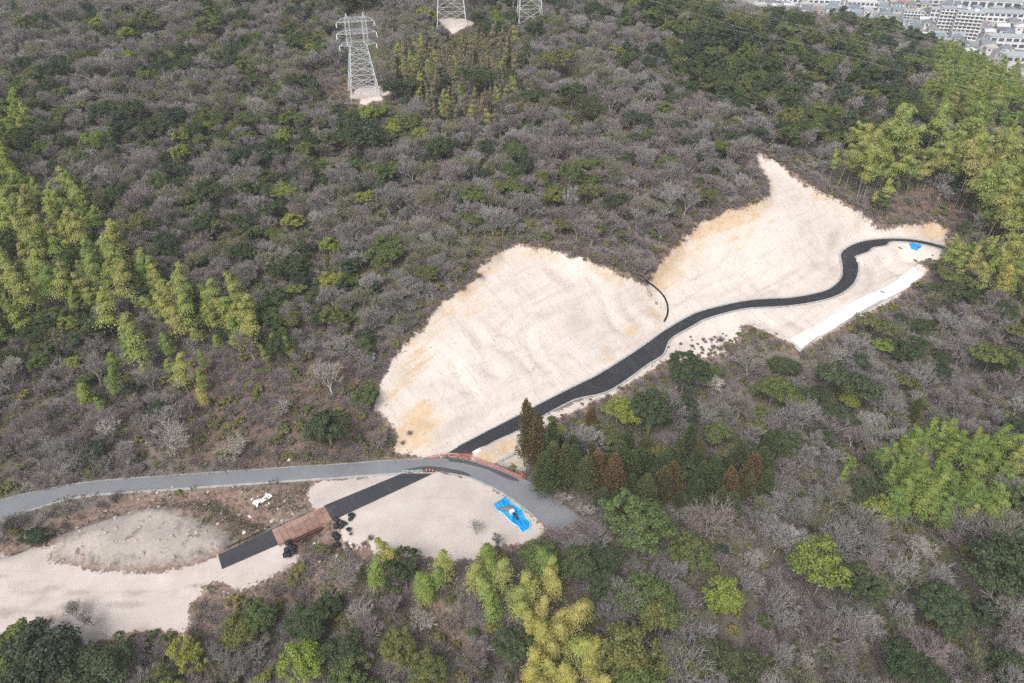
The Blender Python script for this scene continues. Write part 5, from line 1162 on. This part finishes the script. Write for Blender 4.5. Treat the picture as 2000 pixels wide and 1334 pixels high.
# ground cover: dead leaves and low weeds over the forest floor
X, Y, z, px, py, dep, rr = scatter(1.5, 78)
k = (bil(S_CLEAR, X, Y) < -.35) & (px > -20) & (px < 2020) & (py > -20) & (py < 1360)
X, Y, z = X[k], Y[k], z[k]
TM = [new_mesh('leaf_litter', *tuft(800 + i), M['leaf_litter']) for i in range(4)]
gn_mass('undergrowth', [(X[i], Y[i], z[i], rr.uniform(.7, 1.5), rr.uniform(.4, 1.2), rr.uniform(0, 6.3), int(rr.integers(4))) for i in range(len(X))], TM, 'low weeds and dead leaves covering the forest floor')

# ================================================================== the town beyond the ridge
TZ0 = -25.0
def mat_rand(name, cols, rough=.8):
    m, nt, out = nodes(name); r = N(nt, 'ShaderNodeObjectInfo').outputs['Random']
    c = ramp(nt, r, [(i / max(1, len(cols)), c) for i, c in enumerate(cols)], 'CONSTANT'); f = noise(nt, pos(nt), .8, 3)
    c = mixc(nt, math_(nt, 'MULTIPLY', f, .3), c, (.25, .25, .25)); finish(nt, out, c, rough, .2); return m
M['house_wall'] = mat_rand('house_walls', [(.72, .71, .69), (.62, .58, .52), (.78, .78, .78), (.55, .50, .43), (.68, .66, .64), (.50, .50, .50)])
M['house_roof'] = mat_rand('house_roofs', [(.17, .19, .22), (.25, .27, .30), (.12, .13, .15), (.32, .34, .37), (.20, .20, .21), (.34, .20, .15), (.22, .27, .34), (.60, .60, .60), (.16, .24, .30), (.45, .42, .38), (.14, .15, .17)])
M['big_wall'] = mat_rand('large_building_walls', [(.80, .80, .80), (.74, .73, .71), (.66, .63, .58)])
M['big_roof'] = mat_rand('large_building_roofs', [(.55, .57, .59), (.42, .45, .48), (.66, .66, .65), (.36, .38, .41)])
M['teal_roof'] = mat_plain('teal_roof', (.25, .45, .40), .1, .2)
M['pane'] = mat_plain('window_glass', (.06, .075, .09), .2, .5, .2, .5)
def gable(w, d, h, rh, ov=.5):
    V = [(-w / 2 - ov, -d / 2 - ov, h - .1), (w / 2 + ov, -d / 2 - ov, h - .1), (w / 2 + ov, d / 2 + ov, h - .1), (-w / 2 - ov, d / 2 + ov, h - .1), (-w / 2 - ov, 0, h + rh), (w / 2 + ov, 0, h + rh)]
    return new_mesh('roof', V, [(0, 1, 5, 4), (2, 3, 4, 5), (1, 2, 5), (3, 0, 4), (3, 2, 1, 0)], M['house_roof'])
def hip(w, d, h, rh, ov=.5):
    V = [(-w / 2 - ov, -d / 2 - ov, h), (w / 2 + ov, -d / 2 - ov, h), (w / 2 + ov, d / 2 + ov, h), (-w / 2 - ov, d / 2 + ov, h), (-w / 2 + d / 2, 0, h + rh), (w / 2 - d / 2, 0, h + rh)]
    return new_mesh('roof', V, [(0, 1, 5, 4), (2, 3, 4, 5), (1, 2, 5), (3, 0, 4), (3, 2, 1, 0)], M['house_roof'])
def boxm(name, w, d, h, mat, z0=-1.0):
    mb = MB(); mb.box((0, 0, (h + z0) / 2), (w, d, h - z0)); return mb.mesh(name, mat)
WINM = MB(); WINM.box((0, 0, 0), (1.7, .12, 1.4)); WINM = WINM.mesh('window', M['pane'])
HOUSE = []
for w, d, h, rh, f in ((10, 8, 6, 2.4, gable), (12, 8.5, 6.2, 2.2, hip), (9, 9, 5.8, 2.6, hip), (14, 9, 3.6, 2.2, gable), (8, 7, 6.4, 2.0, gable)):
    HOUSE.append((boxm('wall', w, d, h, M['house_wall']), f(w, d, h, rh), w, d, h))
TAKEN = []
def free(x, y, r):
    return all((x - a) ** 2 + (y - b) ** 2 > (r + c) ** 2 for a, b, c in TAKEN)
def block(px, py, w, d, h, rz, label, cat, name, floors=0, bays=0, roof='big_roof', wall='big_wall', gab=0.0, zone=None):
    x, y, _ = plane_hit(px, py, TZ0); r = empty(name, (x, y, TZ0), rz, label, cat, zone)
    TAKEN.append((x, y, max(w, d) * .5))
    add('wall', boxm('wall', w, d, h, M[wall]), r)
    if gab: o = add('roof', gable(w, d, h, gab), r); o.data.materials[0] = M[roof]
    else:
        mb = MB(); mb.box((0, 0, h + .12), (w + .4, d + .4, .3)); mb.build('roof', M[roof], r)
        mb = MB(); mb.box((w * .2, 0, h + 1.2), (3.2, 2.6, 2.0)); mb.build('roof_hut', M[wall], r)
    for fl in range(floors):
        z = (fl + .55) * h / floors
        if bays >= 4 and floors >= 4:
            mb = MB(); mb.box((0, -d / 2 - .6, z - h / floors * .45), (w * .96, 1.2, .5)); mb.build('balcony', M[wall], r)
        for b in range(bays):
            o = add('window', WINM, r); o.location = (-w / 2 + (b + .5) * w / bays, -d / 2 - .03, z); o.scale = (w / bays / 2.4, 1, h / floors / 2.6)
        for b in range(max(1, int(bays * d / w))):
            o = add('window', WINM, r); nb = max(1, int(bays * d / w)); o.location = (-w / 2 - .03, -d / 2 + (b + .5) * d / nb, z); o.rotation_euler.z = math.pi / 2; o.scale = (.8, 1, h / floors / 2.8)
    return r
block(1846, 66, 20, 15, 22, R(-24), 'white eight-storey apartment block with balconies beside its twin', 'apartment block', 'apartment_block', 8, 6)
block(1878, 74, 21, 15, 22, R(-24), 'white eight-storey apartment block nearest the wood edge', 'apartment block', 'apartment_block', 8, 6)
block(1862, 42, 46, 13, 11, R(-22), 'long white flat-roofed block behind the twin apartment blocks', 'building', 'office_building', 3, 11)
block(1972, 92, 40, 15, 9, R(-12), 'long white factory with dark windows by the wood edge', 'factory', 'factory_building', 2, 7)
block(1778, 42, 18, 13, 10, R(-18), 'beige stepped apartment house at the wood edge', 'apartment block', 'apartment_house', 4, 6, wall='house_wall')
block(1915, 14, 64, 32, 9, R(-15), 'wide grey-roofed warehouse behind the long white block', 'warehouse', 'warehouse', 1, 8, gab=3)
block(1985, 8, 50, 30, 9, R(-15), 'warehouse with teal roof at the far side of town', 'warehouse', 'warehouse', 1, 8, 'teal_roof', gab=2.5)
block(1960, 40, 46, 18, 8, R(-15), 'low white workshop with long roof between the warehouses', 'workshop', 'workshop', 2, 9, gab=2)
block(1815, 4, 60, 24, 8, R(-12), 'pale industrial hall with wide flat roof', 'industrial hall', 'industrial_hall', 2, 10)
block(1590, 4, 50, 22, 12, R(-10), 'white hall just above the ridge trees', 'hall', 'town_hall', 3, 9)
block(1505, 5, 20, 14, 18, R(-10), 'white mid-rise building above the ridge trees', 'building', 'office_building', 6, 5)
block(1400, 4, 34, 16, 10, R(-8), 'long pale building peeking over the wooded ridge', 'building', 'office_building', 3, 8)
block(1680, 18, 30, 16, 8, R(-14), 'white low building with grey roof among houses', 'building', 'clinic_building', 2, 7)
block(1990, 130, 30, 16, 9, R(-8), 'pale building with tan roof at the foot of the wood', 'building', 'office_building', 2, 6)
hid = 0
for gy_ in range(40):
    for gx_ in range(46):
        lx, ly = gx_ * 15.5 + (3 if gx_ % 3 == 0 else 0) + random.uniform(-1.5, 1.5), gy_ * 15.5 + (4 if gy_ % 2 else 0) + random.uniform(-1.5, 1.5)
        a = R(-17); x = 120 + lx * math.cos(a) - ly * math.sin(a); y = 500 + lx * math.sin(a) + ly * math.cos(a)
        if y < 470 or y > 1050: continue
        qx_, qy_, _ = project([[x, y, TZ0 + 6]])
        px, py = qx_[0], qy_[0]
        sil = np.interp(px, [1330, 1500, 1600, 1700, 1800, 1900, 1990, 2040], [0, 20, 28, 48, 72, 112, 158, 180])
        if not (1340 < px < 2025 and -8 < py < sil + 4): continue
        if not free(x, y, 5.5) or random.random() < .07: continue
        wm, rm, w, d, h = random.choice(HOUSE); rz = a + random.choice((0, math.pi / 2)) + random.gauss(0, .05)
        r = empty('town_house', (x, y, TZ0), rz, 'small two-storey town house with grey tiled roof beyond the wooded ridge', 'house', 'houses of the town beyond the ridge')
        add('wall', wm, r); add('roof', rm, r); hid += 1
        for sx in (-1, 1):
            o = add('window', WINM, r); o.location = (sx * w * .24, -d / 2 - .03, h * .68); o2 = add('window', WINM, r); o2.location = (-w / 2 - .03, sx * d * .22, h * .68); o2.rotation_euler.z = math.pi / 2
print('HOUSES', hid)
# trees in the streets
for i in range(26):
    px, py = random.uniform(1420, 2000), random.uniform(0, 120); x, y, _ = plane_hit(px, py, TZ0)
    if not free(x, y, 3): continue
    k = KIND[DK]; v = random.randrange(4); r = empty('street_tree', (x, y, TZ0), random.uniform(0, 6), 'dark green garden tree between the town houses', 'tree', 'garden trees of the town'); r.scale = (.9,) * 3
    add('trunk', k['v'][v][0], r); add('crown', k['v'][v][1], r)

# ================================================================== haze: the damp air between here and the town
hm, hnt, hout = nodes('haze')
pv = N(hnt, 'ShaderNodeVolumePrincipled', {'Color': (.82, .88, .96, 1), 'Density': .00018, 'Anisotropy': 0.0})
hnt.links.new(pv.outputs[0], hout.inputs['Volume'])
mb = MB(); mb.box((150, 560, 46), (1300, 1300, 146)); hz_o = mb.build('haze', hm); tag(hz_o, 'thin pale haze over the valley', kind='stuff')
